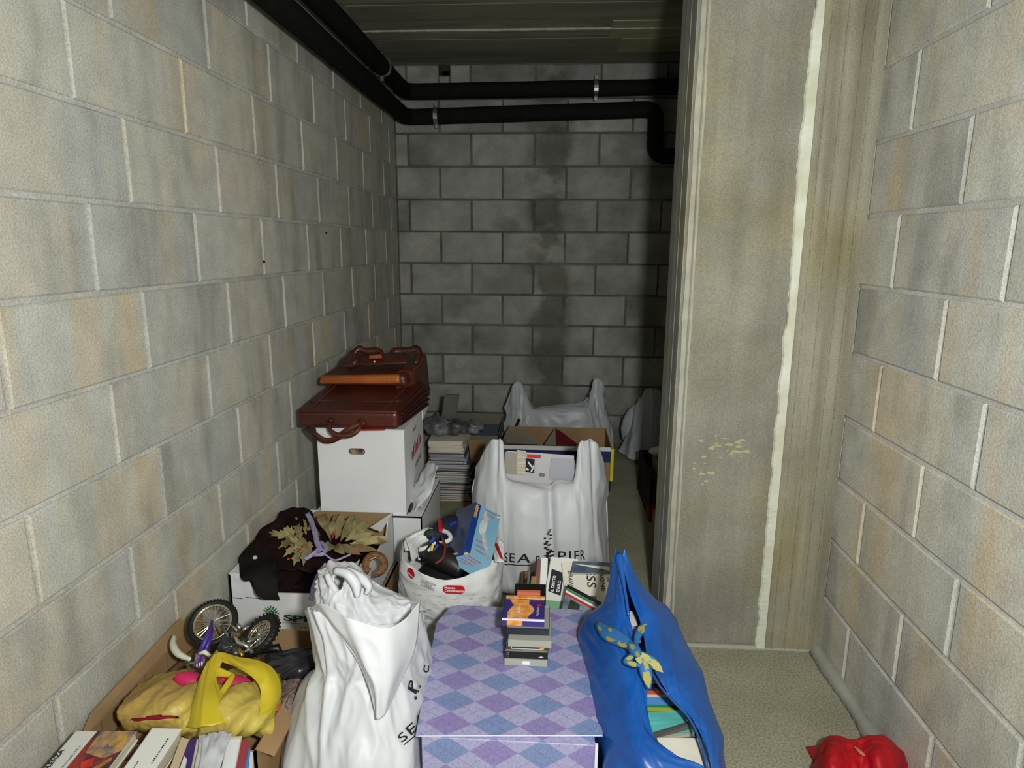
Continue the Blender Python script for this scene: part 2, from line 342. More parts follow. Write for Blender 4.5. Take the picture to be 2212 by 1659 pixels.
# ------------------------------------------------------------------ pillar
def pillar():
    def board(name, c, c2, sc=(9, 9, .5), sp=0):
        M = mat(name, c, .88, .15, vcol=c2, vscale=1.6, bump=.5, bscale=34, stretch=sc)
        N = M.node_tree.nodes; L = M.node_tree.links; b = N['Principled BSDF']; src = b.inputs['Base Color'].links[0].from_socket
        g = N.new('ShaderNodeNewGeometry')
        for scl, lo, hi, p0, p1 in ((230, .82, 1.05, .36, .6), (4.0, .84, 1.06, .38, .62)):
            n = N.new('ShaderNodeTexNoise'); n.inputs['Scale'].default_value = scl; n.inputs['Detail'].default_value = 5; L.new(g.outputs['Position'], n.inputs['Vector'])
            r = N.new('ShaderNodeValToRGB'); r.color_ramp.elements[0].position = p0; r.color_ramp.elements[1].position = p1
            r.color_ramp.elements[0].color = (lo, lo, lo*.97, 1); r.color_ramp.elements[1].color = (hi, hi, hi, 1); L.new(n.outputs['Fac'], r.inputs[0])
            x = N.new('ShaderNodeMix'); x.data_type = 'RGBA'; x.blend_type = 'MULTIPLY'; x.inputs[0].default_value = 1; L.new(src, x.inputs[6]); L.new(r.outputs[0], x.inputs[7]); src = x.outputs[2]
        n = N.new('ShaderNodeTexNoise'); n.inputs['Scale'].default_value = 3.1; n.inputs['Detail'].default_value = 6; L.new(g.outputs['Position'], n.inputs['Vector'])
        r = N.new('ShaderNodeValToRGB'); r.color_ramp.elements[0].position = .50; r.color_ramp.elements[1].position = .66
        r.color_ramp.elements[0].color = (1, 1, 1, 1); r.color_ramp.elements[1].color = (1.04, 1.0, .80, 1); L.new(n.outputs['Fac'], r.inputs[0])
        x = N.new('ShaderNodeMix'); x.data_type = 'RGBA'; x.blend_type = 'MULTIPLY'; x.inputs[0].default_value = 1; L.new(src, x.inputs[6]); L.new(r.outputs[0], x.inputs[7]); src = x.outputs[2]
        L.new(src, b.inputs['Base Color']); return M
    Mm = board('pillar_concrete', (147, 144, 133), (131, 128, 117)); Ms = board('pillar_side', (158, 158, 154), (138, 138, 134))
    Mr = board('boarded_concrete', (156, 152, 136), (131, 126, 110), (16, 16, .7))
    x0, x1, x2, y0, y1 = .394, .735, XR, 2.01, 2.268
    p = MB(); ch = .022
    p.prism([(x0+ch, y0, 0), (x1-.03, y0, 0), (x1-.03, y1, 0), (x0, y1, 0), (x0, y0+ch, 0)], (0, 0, HC))
    root = p.build('concrete_pillar', Mm, kind='structure')
    root['label'] = 'square board-marked concrete pillar standing against the right-hand block wall'
    # left side facing: three board strips
    for a, b, t in ((y0+ch, y0+.10, .0015), (y0+.102, y0+.18, .003), (y0+.182, y1, .0015)):
        MB().box((x0-t, a, 0), (x0+.001, b, HC)).build('side_board_mark', Ms, root)
    # pale ragged strip along the chamfer
    mb = MB(); n = 90; vs = []
    for i in range(n+1):
        z = HC*i/n; wv = .010+.008*noise.noise(V((0, 1, z*5)))
        vs += [(x0+ch*.55-wv*.6, y0+ch*.45-.002, z), (x0+ch+wv*.5+.004, y0-.0022, z)]
    mb.add(vs, [(2*i, 2*i+1, 2*i+3, 2*i+2) for i in range(n)]); mb.build('chamfer_strip', mat('pale_strip', (172, 170, 155), .9, .1, var=.2, vscale=18), root)
    # three board lines on the face
    rr = MB().box((x1-.004, y0-.006, 0), (x2, y1, HC)).build('boarded_strip', Mr, root)
    for i, xx in enumerate((.752, .795, .84, .872)):
        MB().box((xx-.0015, y0-.0085, 0), (xx+.0015+.001*(i % 2), y0-.004, HC)).build('board_ridge', Mr, root)
    MB().box((x1-.030, y0-.0045, 0), (x1-.003, y0+.02, HC)).build('seam_backing', mat('seam_grey', (150, 148, 138), .9, .1, var=.2, vscale=30, stretch=(1, 1, .3)), root)
    # ragged foam / mortar squeeze-out in the seam
    mb = MB(); n = 260; vs = []
    for i in range(n+1):
        z = HC*i/n; wob = noise.noise(V((3, 0, z*2.2)))*.010+noise.noise(V((7, 0, z*14)))*.006+noise.noise(V((9, 0, z*60)))*.003
        gate = 1 if noise.noise(V((11, 0, z*2.6))) > -.45 else .45
        xl = .700+wob-(gate-1)*.02; xr = .7285+.001*noise.noise(V((5, 0, z*30)))
        vs += [(xl, y0-.001, z), (xl+.004, y0-.007-.002*noise.noise(V((z*80, 0, 1))), z), (xr, y0-.009, z), (xr, y0-.001, z)]
    fs = []
    for i in range(n):
        a = 4*i; b = a+4
        for k in range(3): fs.append((a+k, a+k+1, b+k+1, b+k))
    mb.add(vs, fs); mb.build('foam_seam', mat('foam_seam', (212, 214, 202), .85, .15, vcol=(192, 191, 168), vscale=9, bump=.8, bscale=90), root)
    # stains and splashes of yellowish mortar
    My = mat('ochre_splash', (176, 170, 132), .9, .1, var=.15, vscale=40, bump=.7, bscale=120)
    rnd = random.Random(3)
    mb = MB()
    for i in range(70):
        if i < 26: cx, cz = .555+rnd.gauss(0, .035), .70+rnd.gauss(0, .02)
        elif i < 40: cx, cz = .50+rnd.gauss(0, .03), .62+rnd.gauss(0, .03)
        else: cx, cz = rnd.uniform(.43, .69), rnd.uniform(.05, 1.0)
        r = rnd.uniform(.0015, .0085)*(1 if i < 40 else .45); k = 7
        pts = [(cx+r*rnd.uniform(.5, 1.5)*math.cos(q*2*math.pi/k)*1.4, y0-.0004-.0008*(i % 7)/7, cz+r*.6*rnd.uniform(.5, 1.4)*math.sin(q*2*math.pi/k)) for q in range(k)]
        mb.prism(pts, (0, -.0016, 0))
    mb.build('mortar_splashes', My, root, kind='stuff')
    fillet('mortar_fillet', (.42, y0, 0), (XR, y0, 0), (0, -1, 0), root, .014)
pillar()

# ------------------------------------------------------------------ insulated pipes
M_foam = mat('black_pipe_foam', (30, 30, 28), .95, .05, var=.2, vscale=20, bump=.3, bscale=60)
M_steel = mat('zinc_clamp', (178, 184, 180), .3, .6, metal=.9)
def bendpath(pts, r, n=6):
    out = [V(pts[0])]
    for a, b, c in zip(pts, pts[1:], pts[2:]):
        a, b, c = V(a), V(b), V(c); p = b+(a-b).normalized()*r; q = b+(c-b).normalized()*r
        for i in range(n+1): t = i/n; out.append(p*(1-t)**2+b*2*t*(1-t)+q*t*t)
    out.append(V(pts[-1])); return out
def densify(p, s=.12):
    o = []
    for a, b in zip(p, p[1:]):
        k = max(1, int((b-a).length/s)); o += [a.lerp(b, i/k) for i in range(k)]
    return o+[p[-1]]
def pipe(label, pts, clamps, r):
    p = densify(bendpath(pts, .07)); t = thing('insulated_pipe', label, 'pipe', p[0])
    rr = [r*(1+.05*noise.noise(q*4)) for q in p]; MB().tube(p, rr, 20).build('foam_sleeve', M_foam, t, smooth=True)
    for c, d in clamps:
        c, d = V(c), V(d); cl = MB().tube([c-d*.012, c+d*.012], r*1.1, 20).build('pipe_clamp', M_steel, t)
        u = V((0, 0, 1)); s = d.cross(u)
        for k in (-1, 1): MB().box(c+u*k*(r*1.1+.008)-V((.008, .008, .010)), c+u*k*(r*1.1+.008)+V((.008, .008, .010))).build('clamp_bolt', M_steel, cl)
        MB().tube([c, (XL+.0015 if abs(d.y) > .5 else c.x, YB-.0025 if abs(d.x) > .5 else c.y, c.z)], .006, 8).build('clamp_stud', M_steel, cl)
XP, YP = -.895, 4.15
pipe('lower black foam-insulated pipe along the left and back walls, turning down beside the pillar',
     [(XP, -.3, 2.068), (XP, YP, 2.068), (.60, YP, 2.105), (.60, YP, 1.84), (.75, YP, 1.84)],
     [((-.71, YP, 2.073), (1, 0, 0))], .046)
pipe('upper black foam-insulated pipe under the ceiling running straight on behind the pillar',
     [(XP, -.3, 2.212), (XP, YP, 2.212), (.88, YP, 2.228)],
     [((.24, YP, 2.222), (1, 0, 0)), ((XP, 3.6, 2.212), (0, 1, 0))], .045)

# ================================================================== THINGS
Z0 = 0
def W(r, g, b): return (r, g, b)
M_white = mat('white_card', (228, 229, 230), .7, .2, var=.05, vscale=6)
M_kraft = mat('kraft_card', (164, 134, 96), .85, .15, var=.14, vscale=7, bump=.15, bscale=50)
M_kraft2 = mat('kraft_card_dark', (140, 113, 80), .85, .15, var=.14, vscale=7, bump=.15, bscale=50)
M_black = mat('black_plastic', (20, 20, 22), .4, .4)
M_ink = mat('dark_ink', (38, 38, 40), .6, .2)
M_red = mat('red_ink', (190, 32, 34), .6, .2)
M_paper = mat('paper_pages', (214, 208, 190), .9, .1, vcol=(176, 168, 148), vscale=4, stretch=(2, 2, 90))

def open_carton(name, label, cat, p, dirx, diry, W_, D_, H_, out, inn, t=.005, cuts=None, fronth=None, group=None, backh=None):
    """p front-left bottom corner; four walls and a base; returns root"""
    p = V(p); dx = V(dirx).normalized(); dy = V(diry).normalized(); r = thing(name, label, cat, p, group)
    up = V((0, 0, 1)); fh = fronth or H_
    MB().slab(p, dx*W_, dy*D_, up*t).build('base', inn, r)
    def wall(nm, o, e, n, L, H):
        a = MB(); o = V(o); a.k = 0; a.slab(o, e*L, n*t*.5, up*H); a.k = 1; a.slab(o+n*t*.5, e*L, n*t*.5, up*H); return a.build(nm, [out, inn], r)
    o1 = wall('front_panel', p, dx, dy, W_, fh); o2 = wall('back_panel', p+dy*D_, dx, -dy, W_, backh or H_)
    o3 = wall('side_panel', p, dy, dx, D_, H_); o4 = wall('side_panel', p+dx*W_, dy, -dx, D_, H_)
    return r, (o1, o2, o3, o4)

# ---------------------------------------------------------------- kraft carton under the white produce tray
X, Y_ = V((1, 0, 0)), V((0, 1, 0))
lowc, _ = open_carton('carton', 'low brown cardboard carton underneath the white produce tray', 'carton', (-.972, 1.80, 0), X, Y_, .40, .5, .118, M_kraft, M_kraft2)
MB().box((-.972, 1.80, .112), (-.572, 2.30, .118)).build('lid', M_kraft, lowc)

# ---------------------------------------------------------------- produce tray
TX0, TX1, TY0, TY1, TZ = -.975, -.585, 1.795, 2.30, .119
tray = thing('produce_tray', 'white printed cardboard produce tray full of dark clothes and dried leaves', 'tray', (TX0, TY0, TZ))
def panel2(nm, poly, n, t, parent):
    n = V(n); a = MB(); a.k = 0; a.prism(poly, n*t*.5); a.k = 1; a.prism([V(q)+n*t*.5 for q in poly], n*t*.5); return a.build(nm, [M_white, M_kraft], parent)
MB().box((TX0, TY0, TZ), (TX1, TY1, TZ+.004)).build('base', M_kraft2, tray)
FH, CH = .262, .318
zz = lambda a: a
front = panel2('front_panel', [(TX0, TY0, TZ), (TX1, TY0, TZ), (TX1, TY0, CH), (TX1-.03, TY0, CH), (TX1-.055, TY0, FH), (TX0+.115, TY0, FH-.002), (TX0+.075, TY0, FH+.004), (TX0+.06, TY0, CH-.012), (TX0+.055, TY0, CH), (TX0, TY0, CH)], (0, 1, 0), .006, tray)
panel2('back_panel', [(TX0, TY1, TZ), (TX1, TY1, TZ), (TX1, TY1, .318), (TX0, TY1, .318)], (0, -1, 0), .006, tray)
panel2('side_panel', [(TX0, TY0, TZ), (TX0, TY1, TZ), (TX0, TY1, .315), (TX0, TY1-.07, .318), (TX0, TY1-.1, .27), (TX0, TY0+.13, .262), (TX0, TY0+.1, .318), (TX0, TY0, .318)], (1, 0, 0), .006, tray)
panel2('side_panel', [(TX1, TY0, TZ), (TX1, TY1, TZ), (TX1, TY1, .315), (TX1, TY1-.07, .318), (TX1, TY1-.1, .27), (TX1, TY0+.13, .27), (TX1, TY0+.1, .318), (TX1, TY0, .318)], (-1, 0, 0), .006, tray)
# corner flaps (folded white triangles on the corners)
for a, b, c in (((TX0, TY0, .318), (TX0+.058, TY0, .318), (TX0+.002, TY0+.12, .319)), ((TX0, TY1, .318), (TX0+.02, TY1-.15, .318), (TX0+.10, TY1, .318)),
                ((TX1, TY1, .318), (TX1-.045, TY1-.15, .322), (TX1, TY1-.17, .318)), ((TX1-.075, TY0+.005, .292), (TX1, TY0, .322), (TX1-.012, TY0+.115, .322))):
    MB().prism([a, b, c], (0, 0, .003)).build('corner_flap', M_white, tray)
M_green = mat('green_print', (24, 92, 66), .7, .2); M_green2 = mat('leaf_green_print', (96, 138, 70), .7, .2); M_pr = mat('brick_print', (140, 84, 74), .7, .2)
fz = lambda px, py: ax_front(px, py)
def onY(px, py, Y, lift=-.0012): q = at(px, py, Y+lift); return q
o = onY(613, 1341, TY0); text_plane('SPRË', o, (1, 0, -.02), (0, 0, 1), M_green, tray, width=.13, height=.026, bold=.035)
o = onY(648, 1357, TY0); text_plane('IL PIACERE', o, (1, 0, -.02), (0, 0, 1), M_pr, tray, height=.008, spacing=1.2)
a, b = onY(600, 1344, TY0), onY(690, 1351, TY0); MB().slab(a, b-a, (0, -.0004, 0), (0, 0, .0014)).build('print_line', M_pr, tray)
cxy = onY(586, 1325, TY0); mb = MB(); mb2 = MB(); mb3 = MB()
for ring, (n, r0, r1, wd) in enumerate(((8, .003, .012, .004), (12, .010, .020, .004), (16, .017, .027, .003))):
    for i in range(n):
        q = 2*math.pi*(i+.5*ring)/n; d = V((math.cos(q), 0, math.sin(q))); s = V((-math.sin(q), 0, math.cos(q)))
        tgt = (mb2 if (i+ring) % 3 == 0 else mb) if not (ring == 2 and i % 5 == 0) else mb3
        tgt.prism([cxy+d*r0, cxy+d*(r0+r1)*.5+s*wd, cxy+d*r1, cxy+d*(r0+r1)*.5-s*wd], (0, -.0005, 0))
mb.build('emblem_petals', M_green, tray, kind='stuff'); mb2.build('emblem_petals', M_green2, tray, kind='stuff'); mb3.build('emblem_petals', mat('ochre_print', (176, 132, 60), .7), tray, kind='stuff')
for x0 in (493, 531): 
    a = onY(x0, 1291, TY0); MB().slab(a, (.045, 0, -.002), (0, -.0006, 0), (0, 0, .0022)).build('slot', M_ink, tray)

# ---------------------------------------------------------------- clothes heap in the tray
M_cloth = mat('dark_brown_cloth', (44, 28, 25), .95, .05, vcol=(22, 16, 17), vscale=7, bump=.6, bscale=70)
def heap(name, label, cat, x0, x1, y0, y1, zf, M, amp=.02, s=3.0, nu=46, nv=46, zb=None, group=None, fs=7):
    def f(u, v): return zf(u, v)
    rows = [[V((x0+(x1-x0)*u/6, y0+(y1-y0)*v/6, zf(u/6, v/6))) for u in range(7)] for v in range(7)]
    sh = Sheet(rows, lambda u, v: amp*fold(u, v, fs, fs, s)*min(1, 12*min(u, 1-u, v, 1-v)))
    o = sh.build(name, M, None, nu=nu, nv=nv, t=.004); tag(o, label, cat, group); return o, sh
jk, _ = heap('dark_jacket', 'dark brown jacket heaped over the tray edge with white round snaps', 'jacket', TX0+.012, TX1-.03, TY0+.012, TY1-.02,
     lambda u, v: .235+.055*math.sin(math.pi*min(1, u*1.1))*math.sin(math.pi*v)-.05*(u > .9)+.03*(1-u)*v, M_cloth, .014)
def cloth_strip(rows, nm, M, parent, amp=.004, t=.004, s=1., nu=24, nv=24, fu=5, fv=3, **k):
    return Sheet(rows, lambda u, v: amp*fold(u, v, fu, fv, s)).build(nm, M, parent, nu=nu, nv=nv, t=t, **k)
# upstanding brown collar at the back left, sleeve over the front-left corner
cloth_strip([[az(540, 1165, .33), az(585, 1135, .35), az(610, 1108, .375), az(645, 1100, .385), az(672, 1112, .37), az(684, 1140, .34)],
             [az(532, 1190, .31), az(575, 1165, .335), az(612, 1140, .35), az(645, 1135, .36), az(672, 1150, .35), az(690, 1170, .33)],
             [az(522, 1215, .30), az(570, 1205, .315), az(612, 1195, .325), az(650, 1190, .33), az(685, 1190, .33), az(705, 1200, .32)],
             [az(530, 1230, .29), az(580, 1235, .30), az(620, 1235, .305), az(655, 1235, .31), az(690, 1235, .30), az(715, 1230, .29)]], 'collar', M_cloth, jk, amp=.012, s=4.3)
M_cloth2 = mat('charcoal_cloth', (40, 38, 38), .95, .05, vcol=(26, 22, 22), vscale=9, bump=.5, bscale=80)
cloth_strip([[az(520, 1150, .325), az(545, 1158, .325), az(570, 1165, .325), az(600, 1180, .32)],
             [az(514, 1185, .325), az(540, 1190, .33), az(570, 1195, .325), az(600, 1205, .32)],
             [az(517, 1215, .325), az(535, 1225, .33), az(562, 1225, .33), az(598, 1235, .32)],
             [az(521, 1250, .322), az(540, 1245, .325), az(560, 1262, .315), az(600, 1275, .30)],
             [az(530, 1252, .318), az(548, 1258, .31), az(563, 1292, .285), az(605, 1295, .27)]], 'sleeve', M_cloth2, jk, amp=.004, s=2.2)
M_rust = mat('rust_lining', (104, 58, 26), .9, .1, vcol=(60, 34, 20), vscale=14)
cloth_strip([[az(513, 1200, .328), az(516, 1185, .332), az(524, 1165, .335), az(545, 1150, .337), az(575, 1138, .337)],
             [az(520, 1198, .318), az(524, 1185, .33), az(534, 1170, .332), az(555, 1158, .332), az(582, 1146, .33)]], 'rust_trim', M_rust, jk, amp=.002)
M_pearl = mat('pearl', (196, 190, 186), .3, .5)
for (px, py, zz_, r) in ((551, 1205, .336, .0075), (585, 1260, .312, .0045), (571, 1237, .32, .003)):
    c_ = az(px, py, zz_); mb = MB(); d = (V((0, 0, EYE))-c_).normalized()
    mb.tube([c_-d*.003, c_, c_+d*.003, c_+d*.0045], [r, r, r*.8, r*.3], 12); mb.build('snap_button', M_pearl, jk, smooth=True)
nv_, _ = heap('navy_garment', 'black and navy garment lying in the front of the produce tray', 'garment', TX0+.13, TX1-.02, TY0+.01, TY0+.17,
     lambda u, v: .232+.03*v+.012*math.sin(5*u), mat('navy_cloth', (20, 21, 32), .9, .1, vcol=(12, 12, 16), vscale=8), .008, 8)

# ---------------------------------------------------------------- dried leaves
M_leaf = [mat('dry_leaf_%d' % i, c, .8, .2, vcol=d, vscale=26, bump=.4, bscale=80, trans=.15) for i, (c, d) in enumerate((((176, 164, 118), (134, 122, 80)), ((160, 146, 100), (112, 100, 64)), ((188, 176, 130), (150, 138, 92))))]
def leaf(parent, base, tip, wd, kind, Mx, curl=.3, name='leaf'):
    base, tip = V(base), V(tip); d = tip-base; L_ = d.length; d.normalize()
    up = (V((0, 0, EYE))-base).normalized(); s = d.cross(up).normalized(); n = s.cross(d)
    if kind == 'oval': prof = [(0, .02), (.15, .55), (.35, .95), (.55, 1), (.75, .72), (.9, .35), (1, .01)]
    else: prof = [(0, .05), (.12, .9), (.22, .45), (.42, 1.15), (.52, .55), (.72, .8), (.80, .38), (1, .01)]
    vs = []; k = len(prof)
    for t, q in prof:
        z = curl*L_*(math.sin(t*2.6)-.5*t)*.35
        for sd in (-1, 0, 1): vs.append(base+d*(t*L_-(.10*L_*(abs(sd)) if kind == 'lobed' and q > .7 else 0)*-1)+s*sd*q*wd+n*(z+abs(sd)*q*wd*.35))
    mb = MB(); mb.add(vs, [(3*i+j, 3*i+j+1, 3*i+j+4, 3*i+j+3) for i in range(k-1) for j in range(2)])
    o = mb.build(name, Mx, parent); solid(o, .0008); return o
rnd = random.Random(11)
c0 = az(655, 1168, .345)
b1 = thing('dried_leaf_bunch', 'left bunch of lobed dried leaves tied with a lilac ribbon in the tray', 'dried leaves', c0)
for (bx, by, tx, ty) in ((655, 1150, 646, 1102), (660, 1155, 668, 1118), (640, 1160, 580, 1150), (630, 1165, 600, 1185), (640, 1175, 610, 1205), (650, 1180, 634, 1222),
                         (662, 1180, 655, 1222), (668, 1170, 668, 1205), (635, 1155, 612, 1140), (655, 1170, 618, 1165), (660, 1165, 628, 1190), (672, 1160, 690, 1150), (650, 1165, 640, 1135), (668, 1178, 645, 1200)):
    zb_ = rnd.uniform(.345, .36); leaf(b1, az(bx, by, zb_), az(tx, ty, zb_+rnd.uniform(-.008, .022)), rnd.uniform(.012, .018), 'lobed', M_leaf[rnd.randrange(3)], rnd.uniform(.1, .5))
b2 = thing('dried_leaf_bunch', 'right bunch of long oval dried leaves with red stems in the tray', 'dried leaves', az(755, 1160, .34))
for (bx, by, tx, ty) in ((715, 1170, 700, 1110), (725, 1165, 738, 1108), (735, 1170, 765, 1112), (745, 1170, 795, 1128), (755, 1175, 842, 1160), (750, 1180, 815, 1188), (735, 1178, 780, 1198),
                         (725, 1178, 745, 1198), (715, 1175, 700, 1195), (730, 1160, 750, 1125), (745, 1160, 785, 1145), (755, 1165, 810, 1150), (765, 1180, 790, 1172), (720, 1160, 718, 1125), (760, 1150, 775, 1120), (705, 1150, 690, 1115), (735, 1150, 722, 1112), (790, 1165, 838, 1172)):
    zb_ = rnd.uniform(.335, .352); leaf(b2, az(bx, by, zb_), az(tx, ty, zb_+rnd.uniform(-.008, .022)), rnd.uniform(.011, .017), 'oval', M_leaf[rnd.randrange(3)], rnd.uniform(.1, .6))
M_coral = mat('coral_stem', (212, 66, 70), .6, .3)
for bb, p0, p1, zq in ((b2, (718, 1162), (724, 1148), .372), (b2, (755, 1198), (786, 1184), .362), (b1, (648, 1186), (658, 1183), .372), (b1, (620, 1209), (626, 1206), .35), (b2, (724, 1163), (730, 1161), .372)):
    MB().tube([az(*p0, zq), az(*p1, zq+.002)], .0022, 6).build('red_stem', M_coral, bb)
M_lilac = mat('lilac_satin', (164, 152, 190), .4, .4, var=.15, vscale=12)
def ribbon(parent, pts, wd, M, name='ribbon', zoff=0, t=.0008):
    P = [az(x, y, z) if len(q) == 3 else V(q) for q in pts for (x, y, z) in [q[:3]]]; n = 22; vs = []
    for i in range(n+1):
        t_ = i/n; p = cr(P, t_); d = (cr(P, min(1, t_+.02))-cr(P, max(0, t_-.02))).normalized(); up = (V((0, 0, EYE))-p).normalized()
        s = d.cross(up).normalized(); tw = .5*math.sin(i*.6); s = (s*math.cos(tw)+up*math.sin(tw)); vs += [p-s*wd/2, p+s*wd/2]
    mb = MB(); mb.add(vs, [(2*i, 2*i+1, 2*i+3, 2*i+2) for i in range(n)]); o = mb.build(name, M, parent, smooth=True); solid(o, t); return o
ribbon(b1, [(663, 1108, .40), (672, 1125, .395), (680, 1150, .39), (686, 1175, .385), (694, 1190, .38)], .017, M_lilac)
ribbon(b1, [(694, 1176, .382), (685, 1188, .386), (672, 1200, .38), (658, 1208, .37)], .012, M_lilac)
ribbon(b1, [(690, 1170, .384), (703, 1180, .39), (698, 1196, .384), (676, 1198, .378)], .013, M_lilac)
ribbon(b1, [(700, 1196, .37), (722, 1210, .355), (742, 1204, .36), (757, 1198, .362)], .006, M_lilac)
ribbon(b1, [(706, 1218, .35), (693, 1235, .34), (680, 1262, .33), (671, 1297, .30)], .016, M_lilac)
# beaded cuff
M_bead = mat('brown_beads', (140, 98, 54), .45, .5, vcol=(84, 54, 30), vscale=180, bump=1, bscale=260)
cc = az(810, 1219, .318); n_ = (V((0, 0, EYE))-cc).normalized(); n_ = (n_+V((.05, 0, .25))).normalized()
cuff = thing('beaded_cuff', 'brown beaded open cuff bracelet with gold clasp at the right of the tray', 'bracelet', cc)
e1 = (V((1, 0, 0))-n_*n_.x).normalized(); e2 = n_.cross(e1)
mb = MB(); n = 40; vs = []
for i in range(n+1):
    q = math.radians(-105+330*i/n)+.3
    d = e1*math.cos(q)+e2*math.sin(q)
    for rr_, hh in ((.0185, .0), (.021, .009), (.029, .011), (.037, .006), (.039, 0)): vs.append(cc+d*rr_*1.02+n_*hh)
mb.add(vs, [(5*i+j, 5*i+j+1, 5*i+j+6, 5*i+j+5) for i in range(n) for j in range(4)]); solid(mb.build('beaded_band', M_bead, cuff, smooth=True), .003)
M_gold = mat('gold', (214, 168, 70), .25, .5, metal=.9)
MB().tube([cc+(e1*math.cos(math.radians(-105+330*i/30)+.3)+e2*math.sin(math.radians(-105+330*i/30)+.3))*.0195+n_*.006 for i in range(31)], .0016, 6).build('gold_rim', M_gold, cuff, smooth=True)
qb = az(828, 1203, .335); MB().tube([qb-V((0, 0, .003)), qb+V((0, 0, .004))], [.006, .004], 10).build('gold_clasp', M_gold, cuff)

# ---------------------------------------------------------------- second tray and white archive box
ut, _ = open_carton('carton', 'pale grey cardboard crate carrying the white archive box', 'carton', (-.90, 2.325, 0), X, Y_, .42, .42, .295, M_white, M_kraft, cuts=None)
MB().box((-.90, 2.325, .288), (-.48, 2.745, .2955)).build('lid', M_white, ut)
BX0, BX1, BY0, BY1, BZ0, BZ1 = -.874, -.541, 2.335, 2.70, .2965, .632
box = thing('archive_box', 'square white cardboard box with an oval hand hole below the briefcases', 'box', (BX0, BY0, BZ0))
# front with hand hole
hc = at(771, 975, BY0); hw, hh = .032, .0125; n = 10
ov = [V((hc.x+sx*(hw-hh)+hh*math.cos(q), BY0, hc.z+hh*math.sin(q))) for sx, rng in ((1, range(-n//2, n//2+1)), (-1, range(n//2, n+n//2+1))) for q in [math.pi*i/n for i in rng]]
bm = bmesh.new(); outer = [V((BX0, BY0, BZ0)), V((BX1, BY0, BZ0)), V((BX1, BY0, BZ1)), V((BX0, BY0, BZ1))]
off = V((BX0, BY0, BZ0))
ed = []
for loop in (outer, ov):
    vv = [bm.verts.new(p-off) for p in loop]
    ed += [bm.edges.new((vv[i], vv[(i+1) % len(vv)])) for i in range(len(vv))]
bmesh.ops.triangle_fill(bm, edges=ed, use_beauty=True); bmesh.ops.recalc_face_normals(bm, faces=bm.faces)
me = bpy.data.meshes.new('front_panel'); bm.to_mesh(me); bm.free(); me.materials.append(M_white); o = link('front_panel', me, box); s_ = solid(o, .004)
MB().box((BX1-.004, BY0+.002, BZ0), (BX1, BY1, BZ1)).build('side_panel', M_white, box)
MB().box((BX0, BY0+.002, BZ0), (BX0+.004, BY1, BZ1)).build('side_panel', M_white, box)
MB().box((BX0, BY1-.004, BZ0), (BX1, BY1, BZ1)).build('back_panel', M_white, box)
MB().box((BX0, BY0, BZ0), (BX1, BY1, BZ0+.004)).build('base', M_white, box)
MB().box((BX0-.003, BY0-.001, BZ1-.001), (BX1+.002, BY1, BZ1+.004)).build('top_flap', M_white, box)
MB().prism([(BX1, BY1-.02, BZ1), (BX1+.003, BY1+.10, BZ1+.0), (BX1+.003, BY1+.10, BZ1-.02), (BX1, BY1-.02, BZ1-.05)], (.003, 0, 0)).build('side_flap', M_white, box)
MB().box((BX0-.001, BY0-.003, BZ1-.012), (BX1+.001, BY0-.001, BZ1)).build('lid_edge', M_white, box)
# red print on the right-hand face
o = V((BX1+.0008, BY0+.12, .475))
bars(o, (0, .9, .10), (0, -.06, 1), .19, .055, mat('red_print', (188, 62, 66), .7), box, 7)
bars(o+V((0, .06, -.05)), (0, .9, .08), (0, -.06, 1), .12, .022, mat('faded_print', (160, 120, 128), .7), box, 9)
bars(V((BX1+.0008, BY0+.15, .58)), (0, .9, .1), (0, 0, 1), .06, .014, mat('grey_print', (120, 120, 126), .7), box, 6)
# patterned paper seen through the hole
inn = MB().box((BX0+.06, BY0+.03, BZ0+.005), (BX1-.06, BY0+.07, BZ0+.29)).build('printed_packet', mat('hole_packet', (190, 170, 140), .8, vcol=(90, 46, 40), vscale=34), None)
tag(inn, 'printed packet seen through the hand hole of the white box', 'packet')
# ---------------------------------------------------------------- briefcases
M_lea = mat('oxblood_leather', (84, 34, 24), .38, .5, vcol=(58, 22, 15), vscale=7, bump=.35, bscale=90)
M_leaD = mat('oxblood_leather_dark', (60, 24, 18), .45, .4, var=.2, vscale=7, bump=.35, bscale=90)
M_tan = mat('tan_leather', (160, 84, 26), .38, .5, vcol=(120, 58, 22), vscale=6, bump=.35, bscale=90)
M_tanD = mat('brown_leather', (84, 40, 22), .42, .45, vcol=(54, 26, 16), vscale=6, bump=.35, bscale=90)
M_st = mat('stitching', (104, 56, 38), .8)
def rbox(c8, nm, M, parent, w=.012, seg=3): o = MB().hexa(c8).build(nm, M, parent, smooth=False); bevel(o, w, seg); return o
z1 = BZ1+.015
bA = thing('briefcase', 'dark oxblood leather briefcase lying flat on the white box', 'briefcase', (-.73, 2.32, z1))
Lf, Rf = -.925, -.553; yf, yb = 2.285, 2.66
rbox([(Lf, yf, z1+.002), (Rf, yf, z1+.002), (Rf+.045, yb, z1), (Lf+.03, yb, z1), (Lf, yf, z1+.066), (Rf, yf, z1+.068), (Rf+.045, yb, z1+.10), (Lf+.03, yb, z1+.10)], 'body', M_lea, bA, .014)
rbox([(Lf+.004, yf-.004, z1+.060), (Rf-.001, yf-.004, z1+.062), (Rf+.03, yb-.03, z1+.106), (Lf+.035, yb-.03, z1+.106), (Lf+.004, yf-.004, z1+.072), (Rf-.001, yf-.004, z1+.074), (Rf+.03, yb-.03, z1+.116), (Lf+.035, yb-.03, z1+.116)], 'flap', M_lea, bA, .005)
